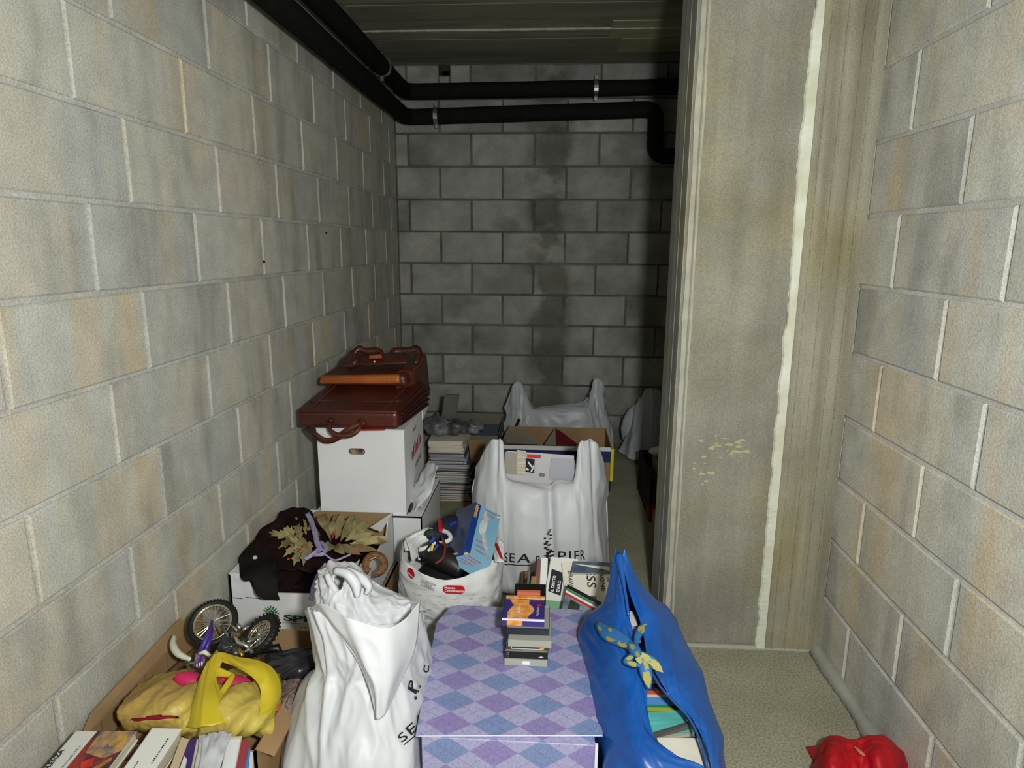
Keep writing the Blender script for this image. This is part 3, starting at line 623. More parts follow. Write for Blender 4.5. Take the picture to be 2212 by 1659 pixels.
for xx in (Lf+.055, Rf-.045):
    MB().tube([(xx, yf+.03, z1+.079), (xx+.03*(1 if xx > -.7 else .3), yb-.06, z1+.117)], .0018, 6).build('flap_seam', M_st, bA)
MB().tube([cr([V((Lf+.02, yf+.075, z1+.084)), V((-.80, yf+.10, z1+.0845)), V((-.73, yf+.085, z1+.085)), V((Rf, yf+.10, z1+.087))], i/20) for i in range(21)], .0022, 6).build('flap_seam', M_leaD, bA, smooth=True)
# side gusset (dark accordion) on the right
for k in range(4):
    MB().prism([(Rf+.002+k*.002, yf+.03, z1+.01+.014*k), (Rf+.045+.002*k, yb-.02, z1+.01+.022*k), (Rf+.045+.002*k, yb-.02, z1+.02+.022*k), (Rf+.002+k*.002, yf+.03, z1+.018+.014*k)], (.006, 0, 0)).build('gusset_fold', M_leaD, bA)
hl = [V((-.80, yf-.006, z1+.03)), V((-.795, yf-.03, z1+.005)), V((-.765, yf-.038, z1-.012)), V((-.72, yf-.036, z1-.012)), V((-.69, yf-.028, z1+.008)), V((-.688, yf-.006, z1+.032))]
MB().tube([cr(hl, i/24) for i in range(25)], [.006+.004*math.sin(math.pi*i/24) for i in range(25)], 10).build('carry_handle', M_tanD, bA, smooth=True)
for xx in (-.80, -.688):
    hp = MB().tube([(xx, yf-.004, z1+.032), (xx, yf-.010, z1+.032)], .011, 12).build('handle_mount', M_leaD, bA, smooth=True)
# shoulder strap hanging over the front-left corner
Sst = [V((-.905, yf+.02, z1+.0)), at(676, 935, 2.27), at(700, 951, 2.262), at(725, 948, 2.262), at(755, 927, 2.265), at(790, 912, 2.28)]
vs = []; n = 28
for i in range(n+1):
    p = cr(Sst, i/n); d = (cr(Sst, min(1, i/n+.02))-cr(Sst, max(0, i/n-.02))).normalized(); s = d.cross(V((0, 1, 0))).normalized(); vs += [p-s*.011, p+s*.011]
mb = MB(); mb.add(vs, [(2*i, 2*i+1, 2*i+3, 2*i+2) for i in range(n)]); solid(mb.build('shoulder_strap', M_tanD, bA, smooth=True), .003)
rc = MB().slab((-.70, yf-.004, z1-.004), (.10, .0, .004), (0, .05, 0), (0, 0, .006)).build('red_leather_tag', mat('red_leather', (160, 36, 30), .4), bA)
# tan briefcase on top, further back
zt = z1+.119
bB = thing('briefcase', 'orange-tan leather briefcase stacked upon the darker one', 'briefcase', (-.73, 2.6, zt))
Lf2, Rf2, yf2, yb2 = -.918, -.590, 2.50, 2.86
zt2 = zt-.002
rbox([(Lf2, yf2, zt2), (Rf2+.03, yf2, zt2), (Rf2+.04, yb2, zt2-.0), (Lf2+.055, yb2, zt2), (Lf2+.004, yf2, zt2+.036), (Rf2+.02, yf2, zt2+.046), (Rf2+.02, yb2-.05, zt2+.085), (Lf2+.075, yb2-.05, zt2+.09)], 'body', M_tanD, bB, .016)
rbox([(Lf2, yf2-.006, zt2+.004), (Rf2, yf2-.006, zt2+.012), (Rf2+.004, yf2+.02, zt2+.012), (Lf2+.006, yf2+.02, zt2+.004), (Lf2+.008, yf2-.004, zt2+.036), (Rf2, yf2-.002, zt2+.047), (Rf2, yf2+.02, zt2+.05), (Lf2+.012, yf2+.02, zt2+.04)], 'front_edge', M_tan, bB, .010)
rbox([(Rf2-.03, yf2+.02, zt2-.09), (Rf2+.055, yf2+.10, zt2-.11), (Rf2+.055, yb2, zt2-.11), (Rf2-.02, yb2, zt2-.09), (Rf2-.02, yf2+.02, zt2+.06), (Rf2+.050, yf2+.08, zt2+.055), (Rf2+.045, yb2-.02, zt2+.085), (Rf2-.02, yb2-.03, zt2+.09)], 'side_gusset', M_tanD, bB, .018)
# bulging flap with twin handles
cloth_strip([[at(736, 795, 2.53), at(770, 790, 2.53), at(820, 789, 2.53), at(880, 786, 2.53)], [at(745, 775, 2.60), at(775, 770, 2.60), at(825, 772, 2.60), at(875, 770, 2.60)], [at(760, 762, 2.68), at(785, 760, 2.68), at(825, 765, 2.68), at(868, 762, 2.68)]], 'flap', M_tanD, bB, amp=.004, t=.006)
def strap(pts, wd, nm, M, parent, n=24, t=.004):
    vs = []
    for i in range(n+1):
        p = cr(pts, i/n); d = (cr(pts, min(1, i/n+.02))-cr(pts, max(0, i/n-.02))).normalized(); s = d.cross(V((0, 1, .2))).normalized(); s = V((0, 1, .1)).lerp(s, .55).normalized(); vs += [p-s*wd/2, p+s*wd/2]
    mb = MB(); mb.add(vs, [(2*i, 2*i+1, 2*i+3, 2*i+2) for i in range(n)]); o = mb.build(nm, M, parent, smooth=True); solid(o, t); return o
strap([at(764, 785, 2.60), at(764, 764, 2.62), at(775, 752, 2.63), at(790, 757, 2.63), at(818, 757, 2.63), at(824, 766, 2.6), at(826, 785, 2.58)], .022, 'carry_handle', M_tanD, bB, t=.007)
strap([at(842, 778, 2.64), at(848, 760, 2.66), at(862, 757, 2.67), at(885, 756, 2.67), at(900, 753, 2.67), at(906, 765, 2.66), at(900, 785, 2.62)], .026, 'carry_handle', M_tanD, bB, t=.007)
rbox([at(797, 776, 2.56), at(826, 774, 2.56), at(826, 774, 2.58), at(797, 776, 2.58), at(797, 768, 2.56), at(822, 765, 2.56), at(822, 765, 2.58), at(797, 768, 2.58)], 'closing_tab', M_tan, bB, .003)
lk = at(810, 782, 2.535); MB().tube([lk, lk+V((0, -.012, .004))], [.008, .004], 12).build('metal_lock', mat('bright_metal', (220, 222, 224), .2, .6, metal=.9), bB, smooth=True)
sp = at(760, 785, 2.55); MB().tube([at(752, 797, 2.545), at(765, 785, 2.55), at(775, 772, 2.56)], [.012, .016, .012], 10).build('dark_strap_end', M_leaD, bB, smooth=True)
MB().tube([cr([at(890, 800, 2.52), at(905, 790, 2.56), at(912, 775, 2.62)], i/8) for i in range(9)], .0016, 6).build('gusset_seam', M_st, bB)

# ---------------------------------------------------------------- torn white plastic sleeve against the box
Sheet([[at(926, 1000, 2.55), at(938, 1002, 2.5), at(948, 1008, 2.46)], [at(905, 1035, 2.5), at(922, 1040, 2.44), at(942, 1030, 2.42)], [at(890, 1065, 2.46), at(908, 1075, 2.40), at(930, 1068, 2.40)], [at(886, 1100, 2.42), at(897, 1108, 2.38), at(910, 1092, 2.38)]],
      lambda u, v: .008*fold(u, v, 3, 4, 2.2)).build('plastic_sheet', mat('white_film', (216, 218, 220), .45, .4, trans=.2), None, nu=20, nv=30, label='crumpled white plastic sheet tucked beside the archive box', cat='plastic sheet')
ff = MB().slab(at(880, 1108, 2.36), at(912, 1040, 2.62)-at(880, 1108, 2.36), (.012, 0, 0), (0, 0, .012)).build('black_rod', M_black, None)
tag(ff, 'thin black rod slanting up along the foot of the white box', 'rod')

# ---------------------------------------------------------------- magazine piles
def magazine(name, x, y, z, w_, d_, t_, ang, cov, pg, label, group):
    ca, sa = math.cos(ang), math.sin(ang); ux, uy = V((ca, sa, 0)), V((-sa, ca, 0)); o = V((x, y, z)); mb = MB()
    mb.k = 0; mb.slab(o, ux*w_, uy*d_, V((0, 0, t_*.18))); mb.slab(o+V((0, 0, t_*.82)), ux*w_, uy*d_, V((0, 0, t_*.18)))
    mb.k = 1; mb.slab(o+ux*.002+uy*.001+V((0, 0, t_*.18)), ux*(w_-.004), uy*(d_-.003), V((0, 0, t_*.64)))
    ob = mb.build(name, [cov, pg], None); tag(ob, label, 'magazine', group); return ob
cols = [(66, 68, 96), (210, 210, 212), (130, 132, 148), (160, 76, 72), (90, 94, 120), (214, 208, 196), (84, 80, 94), (190, 192, 200), (140, 112, 92), (70, 70, 78), (176, 168, 104)]
MC = [mat('mag_cover_%d' % i, c, .5, .4) for i, c in enumerate(cols)]; MP = [mat('mag_pages_%d' % i, c, .9, .1) for i, c in enumerate(((196, 196, 192), (170, 168, 166), (206, 200, 184)))]
M_cream = mat('cream_pages', (214, 208, 190), .9, .1, var=.1)
z = 0.001; rnd = random.Random(5); ncb = 0
while z < .272:
    t_ = rnd.uniform(.006, .010)
    low = z < .20
    x = (-.585 if low else -.618)+rnd.uniform(-.010, .010); 
    magazine('magazine', x, 3.20+rnd.uniform(-.008, .012), z, .185, .27, t_, rnd.uniform(-.04, .04), MC[rnd.randrange(11)], MP[rnd.randrange(3)],
             'thin glossy magazine in the tall pile behind the white box' if low else 'magazine in the upper dark layer of the pile behind the white box', 'magazines in the lower pile' if low else 'magazines in the upper pile')
    z += t_+.0006
while z < .322:
    t_ = rnd.uniform(.009, .013); magazine('cream_booklet', -.618+rnd.uniform(-.006, .006), 3.205, z, .18, .26, t_, rnd.uniform(-.03, .03), M_cream, M_cream, ('lowest', 'second lowest', 'middle', 'second from the top', 'topmost', 'extra top')[min(ncb, 5)]+' cream-edged booklet crowning the tall magazine pile', 'cream booklets on the pile'); ncb += 1; z += t_+.0006
# second pile just right/behind, leaning dark
z = .001
while z < .192:
    t_ = rnd.uniform(.007, .012); magazine('magazine', -.372+rnd.uniform(-.008, .008), 3.165, z, .16, .235, t_, rnd.uniform(-.06, .06), MC[[0, 2, 4, 6, 9][rnd.randrange(5)]], MP[1], 'dark magazine in the low pile beside the tall magazine pile', 'magazines in the low side pile'); z += t_+.0006
ZP = .324
# clutter on top of the pile and behind it
def wad(name, label, cat, c, r, M, seedv, n=14, parent=None, sq=(1, 1, 1), amp=.25):
    bm = bmesh.new(); bmesh.ops.create_icosphere(bm, subdivisions=3, radius=1)
    for v in bm.verts:
        k = 1+amp*fold(v.co.x, v.co.y+v.co.z, 2.0, 2.0, seedv)
        v.co = V((v.co.x*r*sq[0]*k, v.co.y*r*sq[1]*k, v.co.z*r*sq[2]*k))
    zmin = min(v.co.z for v in bm.verts)
    for v in bm.verts: v.co.z -= zmin
    me = bpy.data.meshes.new(name); bm.to_mesh(me); bm.free(); me.materials.append(M)
    for p in me.polygons: p.use_smooth = True
    o = bpy.data.objects.new(name, me); C.objects.link(o); o.location = c
    if parent: o.parent = parent
    return tag(o, label, cat)
M_gp = mat('grey_poly', (128, 130, 132), .4, .5, vcol=(70, 72, 74), vscale=14, bump=.7, bscale=30)
M_gp2 = mat('grey_film', (104, 104, 100), .4, .5, vcol=(44, 44, 42), vscale=18, bump=.7, bscale=30)
M_dk = mat('dark_poly', (48, 47, 44), .5, .4, vcol=(28, 28, 26), vscale=14)
for i, (px, py, Yq, r, M_, lb) in enumerate(((945, 957, 3.3, .062, M_gp, 'crumpled grey plastic wad at the left of the pile top'), (985, 955, 3.32, .055, M_gp2, 'dark crumpled packet on the middle of the pile top'), (1022, 952, 3.36, .045, M_gp, 'small shiny grey wad at the right of the pile top'))):
    p = at(px, py, Yq); wad('crumpled_packet', lb, 'packet', (p.x, p.y, ZP+.0005 if i < 2 else ZP), r, M_, i*3.3, sq=(1, .8, .62), amp=.5)
gs = MB().slab((-.66, 3.535, .006), (.085, -.0, .0), (.0, .01, 0), (.06, .10, .47)).build('grey_folder', mat('grey_folder', (96, 98, 94), .7, var=.2, vscale=9), None)
tag(gs, 'grey folder leaning at a slant behind the magazine pile', 'folder')
# rear clutter carton (grey-brown) supporting it
op, _ = open_carton('carton', 'low grey carton of papers against the back wall behind the magazines', 'carton', (-.72, 3.52, 0), X, Y_, .44, .50, .27, mat('grey_card', (120, 117, 106), .85, var=.15, vscale=6), mat('grey_card', (120, 117, 106)))
for i in range(9):
    magazine('loose_paper', -.70+.01*(i % 3)+.19*(i % 2), 3.545+.03*(i % 5), .14+.013*i, .2, .26, .010, rnd.uniform(-.12, .12), MC[(4, 2, 7, 9, 6, 1, 2, 4, 9)[i]], MP[i % 3], ('lowest, mauve-blue', 'second, grey-violet', 'third, pale grey', 'fourth, black', 'fifth, dusky violet', 'sixth, silver', 'seventh, grey-violet', 'eighth, blue-grey', 'topmost, charcoal')[i]+' loose magazine of those heaped in the low grey carton', 'loose magazines in the rear carton')
fl = MB().prism([at(1010, 950, 3.24), at(1046, 948, 3.24), V((-.325, 3.24, .207)), V((-.40, 3.24, .207))], (0, .005, 0)).build('carton_flap', M_kraft2, None)
tag(fl, 'small brown cardboard piece standing on the low side pile of magazines', 'cardboard flap')

# ---------------------------------------------------------------- rear kraft carton with blue and yellow flaps
cA = at(1070, 920, 3.80); cB = at(1305, 925, 3.80)
H_ = .25
rc, (pf, pb, ps1, ps2) = open_carton('carton', 'brown carton with blue and yellow printed rim behind the white shop bag', 'carton', (-.245, 3.42, 0), X, Y_, .585, .38, H_, M_kraft, M_kraft)
M_blu = mat('blue_print', (34, 46, 96), .6, .3); M_yel = mat('yellow_print', (222, 204, 52), .6, .3)
MB().box((-.245, 3.415, H_-.085), (.335, 3.4195, H_-.02)).build('blue_band', M_blu, rc)
MB().box((-.245, 3.413, H_-.022), (.335, 3.4195, H_+.001)).build('white_rim', M_white, rc)
MB().box((.336, 3.412, H_-.19), (.352, 3.4195, H_-.005)).build('yellow_edge', M_yel, rc)
MB().box((-.262, 3.412, H_-.07), (-.246, 3.4195, H_-.01)).build('yellow_edge', M_yel, rc)
# grey folded board and triangular flap inside
q = MB().prism([at(1083, 958, 3.5), at(1095, 928, 3.62), at(1120, 925, 3.62), at(1170, 960, 3.5)], (0, .006, -.002)).build('grey_board', mat('grey_board', (136, 132, 118), .8, var=.12), None); tag(q, 'folded grey board bent inside the rear brown carton', 'board')
q = MB().prism([at(1176, 960, 3.52), at(1200, 924, 3.62), at(1210, 962, 3.52)], (0, .006, -.002)).build('grey_board', mat('grey_board'  , (136, 132, 118)), None); tag(q, 'small pointed grey board standing in the rear brown carton', 'board')
q = MB().hexa([at(1202, 962, 3.50), at(1252, 962, 3.50), at(1252, 962, 3.54), at(1202, 962, 3.54), at(1200, 925, 3.58), at(1212, 932, 3.58), at(1212, 932, 3.6), at(1200, 925, 3.6)]).build('book', mat('maroon_cover', (96, 26, 34), .5), None); tag(q, 'dark maroon book standing in the rear brown carton', 'book')
for i in range(4):
    x = -.22+.135*i
    b_ = MB().box((x, 3.48, .006), (x+.10, 3.70, .15+.012*(i % 3))).build('book', mat('rear_book_%d' % (i % 4), [(60, 40, 36), (120, 110, 96), (86, 30, 32), (50, 56, 66)][i % 4], .6), None); tag(b_, ('dark brown', 'taupe', 'maroon', 'slate grey')[i]+' thick book packed low inside the rear brown carton', 'book', 'books in the rear carton')

# ---------------------------------------------------------------- grey carrier bags by the back wall
M_gbag = mat('grey_carrier', (204, 208, 213), .38, .45, var=.1, vscale=5, trans=.25, bump=.2, bscale=40)
def carrier(name, label, M, tops, rim, body, Yf, Yb_, amp, extra=None):
    pass
t = thing('carrier_bag', 'large translucent grey carrier bag with two upright handles by the back wall', 'bag', (.09, 3.95, 0))
fr = Sheet([[at(1092, 880, 3.99), at(1110, 832, 3.98), at(1122, 825, 3.98), at(1136, 850, 3.97), at(1150, 882, 3.95), at(1200, 876, 3.93), at(1262, 872, 3.94), at(1278, 850, 3.96), at(1285, 818, 3.97), at(1300, 828, 3.98), at(1305, 880, 3.99)],
            [at(1094, 900, 3.96), at(1112, 895, 3.93), at(1125, 893, 3.92), at(1140, 893, 3.91), at(1155, 893, 3.9), at(1200, 892, 3.88), at(1262, 890, 3.88), at(1278, 890, 3.9), at(1290, 885, 3.92), at(1302, 885, 3.94), at(1312, 900, 3.97)],
            [at(1085, 930, 3.95), at(1110, 935, 3.9), at(1125, 935, 3.89), at(1140, 935, 3.88), at(1155, 935, 3.87), at(1200, 935, 3.85), at(1262, 935, 3.86), at(1282, 935, 3.88), at(1298, 935, 3.9), at(1312, 935, 3.92), at(1322, 940, 3.95)],
            [V((-.26+.066*i, 3.93-.10*math.sin(math.pi*i/10), 0.002)) for i in range(11)]],
           lambda u, v: .010*fold(u, v, 9, 1.5, 3.1)*(1-v*.3)+.004*fold(u, v, 20, 6, 1.))
fr.build('front_sheet', M_gbag, t, nu=90, nv=50)
Sheet([[at(1092, 880, 4.0), at(1108, 840, 4.01), at(1122, 829, 4.02), at(1140, 860, 4.04), at(1165, 885, 4.06), at(1200, 880, 4.07), at(1255, 868, 4.06), at(1275, 850, 4.04), at(1288, 822, 4.02), at(1300, 835, 4.0), at(1306, 880, 4.0)],
       [at(1094, 905, 4.02)]+[at(1095+21*i, 905, 4.02+.08*math.sin(math.pi*i/10)) for i in range(1, 10)]+[at(1312, 905, 4.02)],
       [V((-.26+.066*i, 3.95+.16*math.sin(math.pi*i/10), 0.002)) for i in range(11)]],
      lambda u, v: .008*fold(u, v, 8, 2, 5.)).build('back_sheet', M_gbag, t, nu=70, nv=30)
MB().tube([at(1122, 905, 3.87), at(1113, 925, 3.87)], .009, 8).build('handle_slit', M_dk, t)
wad('bag_filling', None, None, (0, 0, .002), .17, M_gp, 2.2, parent=t, sq=(1.25, .30, .85), amp=.06)
t = thing('carrier_bag', 'smaller knotted grey carrier bag half hidden behind the pillar', 'bag', (.62, 4.0, 0))
L8 = lambda pts: [at(*p) for p in pts]
Sheet([L8([(1372, 905, 4.06), (1382, 868, 4.02), (1396, 845, 4.0), (1410, 841, 3.99), (1424, 846, 3.99), (1440, 870, 4.0), (1460, 900, 4.05)]),
       L8([(1362, 915, 4.05), (1376, 885, 3.98), (1395, 870, 3.95), (1410, 868, 3.93), (1426, 872, 3.94), (1446, 890, 3.97), (1470, 915, 4.03)]),
       L8([(1350, 950, 4.04), (1368, 935, 3.94), (1390, 925, 3.90), (1410, 925, 3.88), (1430, 925, 3.89), (1455, 935, 3.94), (1485, 950, 4.02)]),
       L8([(1336, 975, 4.02), (1360, 990, 3.92), (1385, 995, 3.88), (1410, 995, 3.86), (1435, 995, 3.88), (1465, 990, 3.93), (1495, 975, 4.02)])],
      lambda u, v: .013*fold(u, v, 7, 1.0, 7.7)+.004*fold(u, v, 16, 5, 2.)).build('front_sheet', M_gbag, t, nu=60, nv=50)
wad('bag_filling', None, None, (0, .06, .002), .16, M_gbag, 5.2, parent=t, sq=(.95, .42, 1.05), amp=.1)
for k, (a, b) in enumerate((((1408, 845), (1405, 880)), ((1414, 850), (1412, 885)))):
    MB().tube([at(*a, 3.975), at(*b, 3.93)], .006, 6).build('handle_loop', M_gp, t)

# ---------------------------------------------------------------- dark crate behind the pillar
M_crate = mat('dark_crate', (52, 46, 40), .8, .2, vcol=(34, 30, 28), vscale=8)
dc, _ = open_carton('crate', 'dark open crate with mixed contents behind the pillar', 'crate', (.495, 3.02, 0), X, Y_, .36, .46, .222, M_crate, M_crate, .008)
MB().box((.492, 3.014, 0), (.53, 3.019, .09)).build('red_corner', mat('dark_red', (120, 24, 30), .6), dc)
MB().box((.4915, 3.02, .002), (.4945, 3.12, .06)).build('red_side_stripe', mat('dark_red', (120, 24, 30)), dc)
q = MB().box((.55, 3.10, .009), (.80, 3.36, .235)).build('small_box', M_kraft, None); tag(q, 'small brown box packed inside the dark crate', 'box')
q = MB().box((.515, 3.04, .009), (.545, 3.30, .19)).build('book', mat('black_cover', (30, 28, 28), .5), None); tag(q, 'black book upright inside the dark crate', 'book')
q = MB().box((.55, 3.035, .009), (.66, 3.08, .16)).build('book', mat('plum_cover', (70, 34, 38), .5), None); tag(q, 'plum-brown book at the front of the dark crate', 'book')
wad('white_cloth', 'white cloth bunched on the small box in the dark crate', 'cloth', (.66, 3.30, .2355), .10, M_white, 3.9, sq=(1.2, .5, .3))
q = MB().slab((.415, 2.30, 0), (.12, .0, 0), (0, .16, 0), (0, 0, .30)).build('brown_board_box', mat('brown_box', (112, 84, 58), .8, var=.15, vscale=8), None); tag(bevel(q, .003), 'narrow brown cardboard box standing right behind the pillar', 'box')

# ---------------------------------------------------------------- big white shop bag
M_wbag = mat('white_shop_bag', (222, 224, 227), .45, .35, var=.03, vscale=4, trans=.18, bump=.08, bscale=30)
bag = thing('shop_bag', 'upright white shop bag with two short handles and dark lettering near its foot', 'bag', (0, 2.36, 0))
def groove(u, v):
    g = -.030*math.exp(-((u-.50-.01*v)/.016)**2)*(1-abs(v-.40)*1.2 if abs(v-.40) < .8 else 0)
    return g+.004*fold(u, v, 7, 1.2, 1.7)+.012*math.exp(-((u-.40)/.05)**2)*math.sin(3*v)+.010*math.exp(-((u-.62)/.05)**2)*math.sin(3*v)-.012*math.exp(-((u-.21)/.025)**2)*(1-v)-.012*math.exp(-((u-.80)/.02)**2)*(1-v)+.003*fold(u, v, 14, 4, 5.1)
SB = Sheet([
    L8([(1031, 1008, 2.50), (1044, 985, 2.46), (1060, 953, 2.43), (1072, 949, 2.41), (1085, 955, 2.40), (1090, 1025, 2.39), (1125, 1042, 2.36), (1165, 1048, 2.35), (1205, 1038, 2.36), (1243, 1034, 2.38), (1252, 960, 2.39), (1262, 952, 2.40), (1278, 952, 2.42), (1290, 962, 2.44), (1303, 1000, 2.47), (1310, 1035, 2.50)]),
    L8([(1027, 1035, 2.49), (1036, 1032, 2.43), (1052, 1030, 2.39), (1070, 1030, 2.36), (1085, 1035, 2.35), (1098, 1050, 2.34), (1130, 1062, 2.32), (1167, 1066, 2.31), (1205, 1060, 2.32), (1236, 1055, 2.34), (1252, 1040, 2.35), (1265, 1032, 2.36), (1280, 1032, 2.38), (1293, 1035, 2.41), (1305, 1045, 2.45), (1312, 1065, 2.50)]),
    L8([(1021, 1090, 2.47), (1030, 1095, 2.40), (1048, 1098, 2.35), (1068, 1100, 2.32), (1085, 1105, 2.31), (1102, 1110, 2.30), (1132, 1115, 2.29), (1168, 1118, 2.29), (1205, 1115, 2.29), (1235, 1110, 2.30), (1252, 1105, 2.31), (1267, 1100, 2.32), (1280, 1098, 2.34), (1290, 1097, 2.37), (1299, 1095, 2.42), (1306, 1095, 2.48)]),
    L8([(1035, 1180, 2.45), (1044, 1182, 2.38), (1058, 1185, 2.33), (1075, 1187, 2.30), (1090, 1190, 2.29), (1106, 1192, 2.28), (1135, 1195, 2.27), (1170, 1197, 2.27), (1207, 1195, 2.27), (1238, 1192, 2.28), (1256, 1190, 2.29), (1271, 1188, 2.30), (1285, 1186, 2.32), (1297, 1184, 2.35), (1307, 1182, 2.40), (1313, 1180, 2.46)]),
    L8([(1055, 1262, 2.43), (1062, 1266, 2.37), (1074, 1272, 2.33), (1087, 1278, 2.30), (1100, 1283, 2.285), (1114, 1286, 2.28), (1140, 1290, 2.27), (1172, 1291, 2.27), (1208, 1290, 2.27), (1240, 1288, 2.28), (1260, 1285, 2.285), (1276, 1282, 2.295), (1292, 1278, 2.31), (1304, 1272, 2.34), (1314, 1264, 2.38), (1320, 1256, 2.43)])], groove)
SB.build('front_sheet', M_wbag, bag, nu=150, nv=80)
Sheet([L8([(1031, 1008, 2.50), (1052, 960, 2.52), (1072, 952, 2.53), (1092, 1000, 2.55), (1130, 1030, 2.56), (1165, 1032, 2.57), (1205, 1028, 2.56), (1245, 1000, 2.55), (1266, 953, 2.53), (1285, 958, 2.52), (1310, 1035, 2.50)]),
       [at(1022+29*i, 1090, 2.48+.12*math.sin(math.pi*i/10)) for i in range(11)],
       [V((-.17+.042*i, 2.42+.12*math.sin(math.pi*i/10), .002)) for i in range(11)]]).build('back_sheet', M_wbag, bag, nu=60, nv=30)
mb = MB(); rnd2 = random.Random(2)
for i in range(16):
    u_, v_ = .492+rnd2.uniform(-.012, .012), .60+.012*i; P = [SB.pt(u_+a*.006*rnd2.uniform(.5, 1.6), v_+b*.006, .0045) for a, b in ((-1, -1), (1, -.6), (.6, 1), (-.8, .8))]; mb.add(P, [(0, 1, 2, 3)])
mb.build('torn_print', M_ink, bag, kind='stuff')
# contents: box with magazine
q = MB().box((-.15, 2.42, .02), (.15, 2.50, .42)).build('carton', mat('pale_box', (190, 190, 192), .7), None); tag(q, 'pale box inside the upright white shop bag', 'box')
mg = MB().hexa([at(1092, 1052, 2.405), at(1241, 1052, 2.405), at(1241, 1052, 2.412), at(1092, 1052, 2.412), at(1094, 974, 2.415), at(1240, 984, 2.415), at(1240, 984, 2.422), at(1094, 974, 2.422)]).build('magazine', mat('grey_white_cover', (196, 194, 196), .5, .3, var=.1, vscale=6), None)
tag(mg, 'pale magazine with red bar and black graphic standing in the white shop bag', 'magazine')
def onm(px, py): return at(px, py, 2.4035)
def decal(pts, M, parent, nm='print_patch', fn=onm): 
    mb = MB(); mb.prism([fn(*p) for p in pts], (0, -.0006, 0)); return mb.build(nm, M, parent)
decal([(1139, 981), (1168, 983), (1168, 990), (1139, 988)], mat('red_bar', (214, 50, 40), .6), mg, 'red_bar')
decal([(1136, 990), (1155, 992), (1154, 1022), (1135, 1019)], M_ink, mg, 'black_graphic')
for pts in ([(1141, 996), (1151, 1008), (1150, 1012), (1140, 1000)], [(1146, 1018), (1152, 1004), (1154, 1008), (1149, 1020)], [(1137, 1010), (1143, 1014), (1141, 1017), (1137, 1015)]): decal([(x, y) for x, y in pts], M_white, mg, 'white_stroke', lambda a, b: at(a, b, 2.4025))
decal([(1091, 976), (1116, 978), (1116, 1025), (1091, 1023)], mat('taupe_print', (160, 154, 142), .7), mg, 'taupe_panel')
decal([(1117, 972), (1136, 974), (1135, 1026), (1117, 1024)], M_paper, mg, 'spine_strip')
decal([(1192, 990), (1241, 993), (1241, 1040), (1185, 1036)], mat('lilac_grey', (174, 174, 184), .7), mg, 'grey_panel')
decal([(1165, 1022), (1177, 1023), (1176, 1030), (1164, 1029)], mat('grey_print', (120, 120, 126)), mg, 'small_print')

# ---------------------------------------------------------------- white carrier with tree print: shoes and blue box
M_mbag = mat('crinkled_white_bag', (222, 223, 222), .5, .3, trans=.12, bump=.5, bscale=24)
def tree_print_mat():
    M = mat('tree_print_bag', (220, 221, 220), .5, .3, bump=.5, bscale=24); N = M.node_tree.nodes; L = M.node_tree.links; b = N['Principled BSDF']
    g = N.new('ShaderNodeNewGeometry'); sp = N.new('ShaderNodeSeparateXYZ'); L.new(g.outputs['Position'], sp.inputs[0])
    mp = N.new('ShaderNodeMapping'); mp.inputs['Scale'].default_value = (1, 1, 4.5); mp.inputs['Rotation'].default_value = (0, .35, 0); L.new(g.outputs['Position'], mp.inputs[0])
    n = N.new('ShaderNodeTexNoise'); n.inputs['Scale'].default_value = 26; n.inputs['Detail'].default_value = 9; n.inputs['Roughness'].default_value = .7; L.new(mp.outputs[0], n.inputs['Vector'])
    def mth(op, a, c=None, clampv=False):
        q = N.new('ShaderNodeMath'); q.operation = op; q.use_clamp = clampv
        for i, z in enumerate((a, c)):
            if z is None: continue
            if isinstance(z, (int, float)): q.inputs[i].default_value = z
            else: L.new(z, q.inputs[i])
        return q.outputs[0]
    # print gets denser downwards (z below .24) ; part of the bag's artwork
    d = mth('MULTIPLY', mth('SUBTRACT', .275, sp.outputs['Z']), 1.0, False); d = mth('MINIMUM', mth('MAXIMUM', d, 0), .11)
    f = mth('ADD', n.outputs['Fac'], d); r = N.new('ShaderNodeValToRGB'); L.new(f, r.inputs[0])
    r.color_ramp.elements[0].position = .60; r.color_ramp.elements[0].color = lin((220, 221, 220)); r.color_ramp.elements[1].position = .78; r.color_ramp.elements[1].color = lin((104, 116, 116))
    L.new(r.outputs[0], b.inputs['Base Color']); return M
M_tree = tree_print_mat()
mc = V((-.315, 1.985, 0)); mb_ = thing('shopping_bag', 'white crinkled bag with small red logos and tree print, holding shoes', 'bag', mc)
def ring_pt(th, v):
    # th 0 = front (towards the camera), v 0 rim .. 1 foot
    ex = .168*(1-.02*v)+.006*noise.noise(V((math.cos(th)*2, math.sin(th)*2, v*3))); ey = .135
    z = (1-v)*(.300+.035*abs(math.sin(th))**1.5+.01*math.cos(th)*-1)+.002
    k = 1-.10*(v > .93)*(v-.93)/.07-.05*math.exp(-((v)/.05)**2)
    fo = .008*noise.noise(V((th*2.4, v*2.2, 3)))+.004*fold(th, v, 2.6, 7, 9)
    return V((mc.x+math.sin(th)*(ex+fo)*k, mc.y-math.cos(th)*(ey+fo)*k, z))
n, mrows = 120, 60; m_ = MB()
m_.add([ring_pt(2*math.pi*i/n, j/mrows) for j in range(mrows+1) for i in range(n)], [(j*n+i, j*n+(i+1) % n, (j+1)*n+(i+1) % n, (j+1)*n+i) for j in range(mrows) for i in range(n)])
solid(m_.build('bag_body', M_tree, mb_, smooth=True), .0012)
m_ = MB(); m_.add([ring_pt(2*math.pi*i/n, 1)+V((0, 0, 0)) for i in range(n)], [tuple(range(n))]); m_.build('bag_base', M_mbag, mb_)
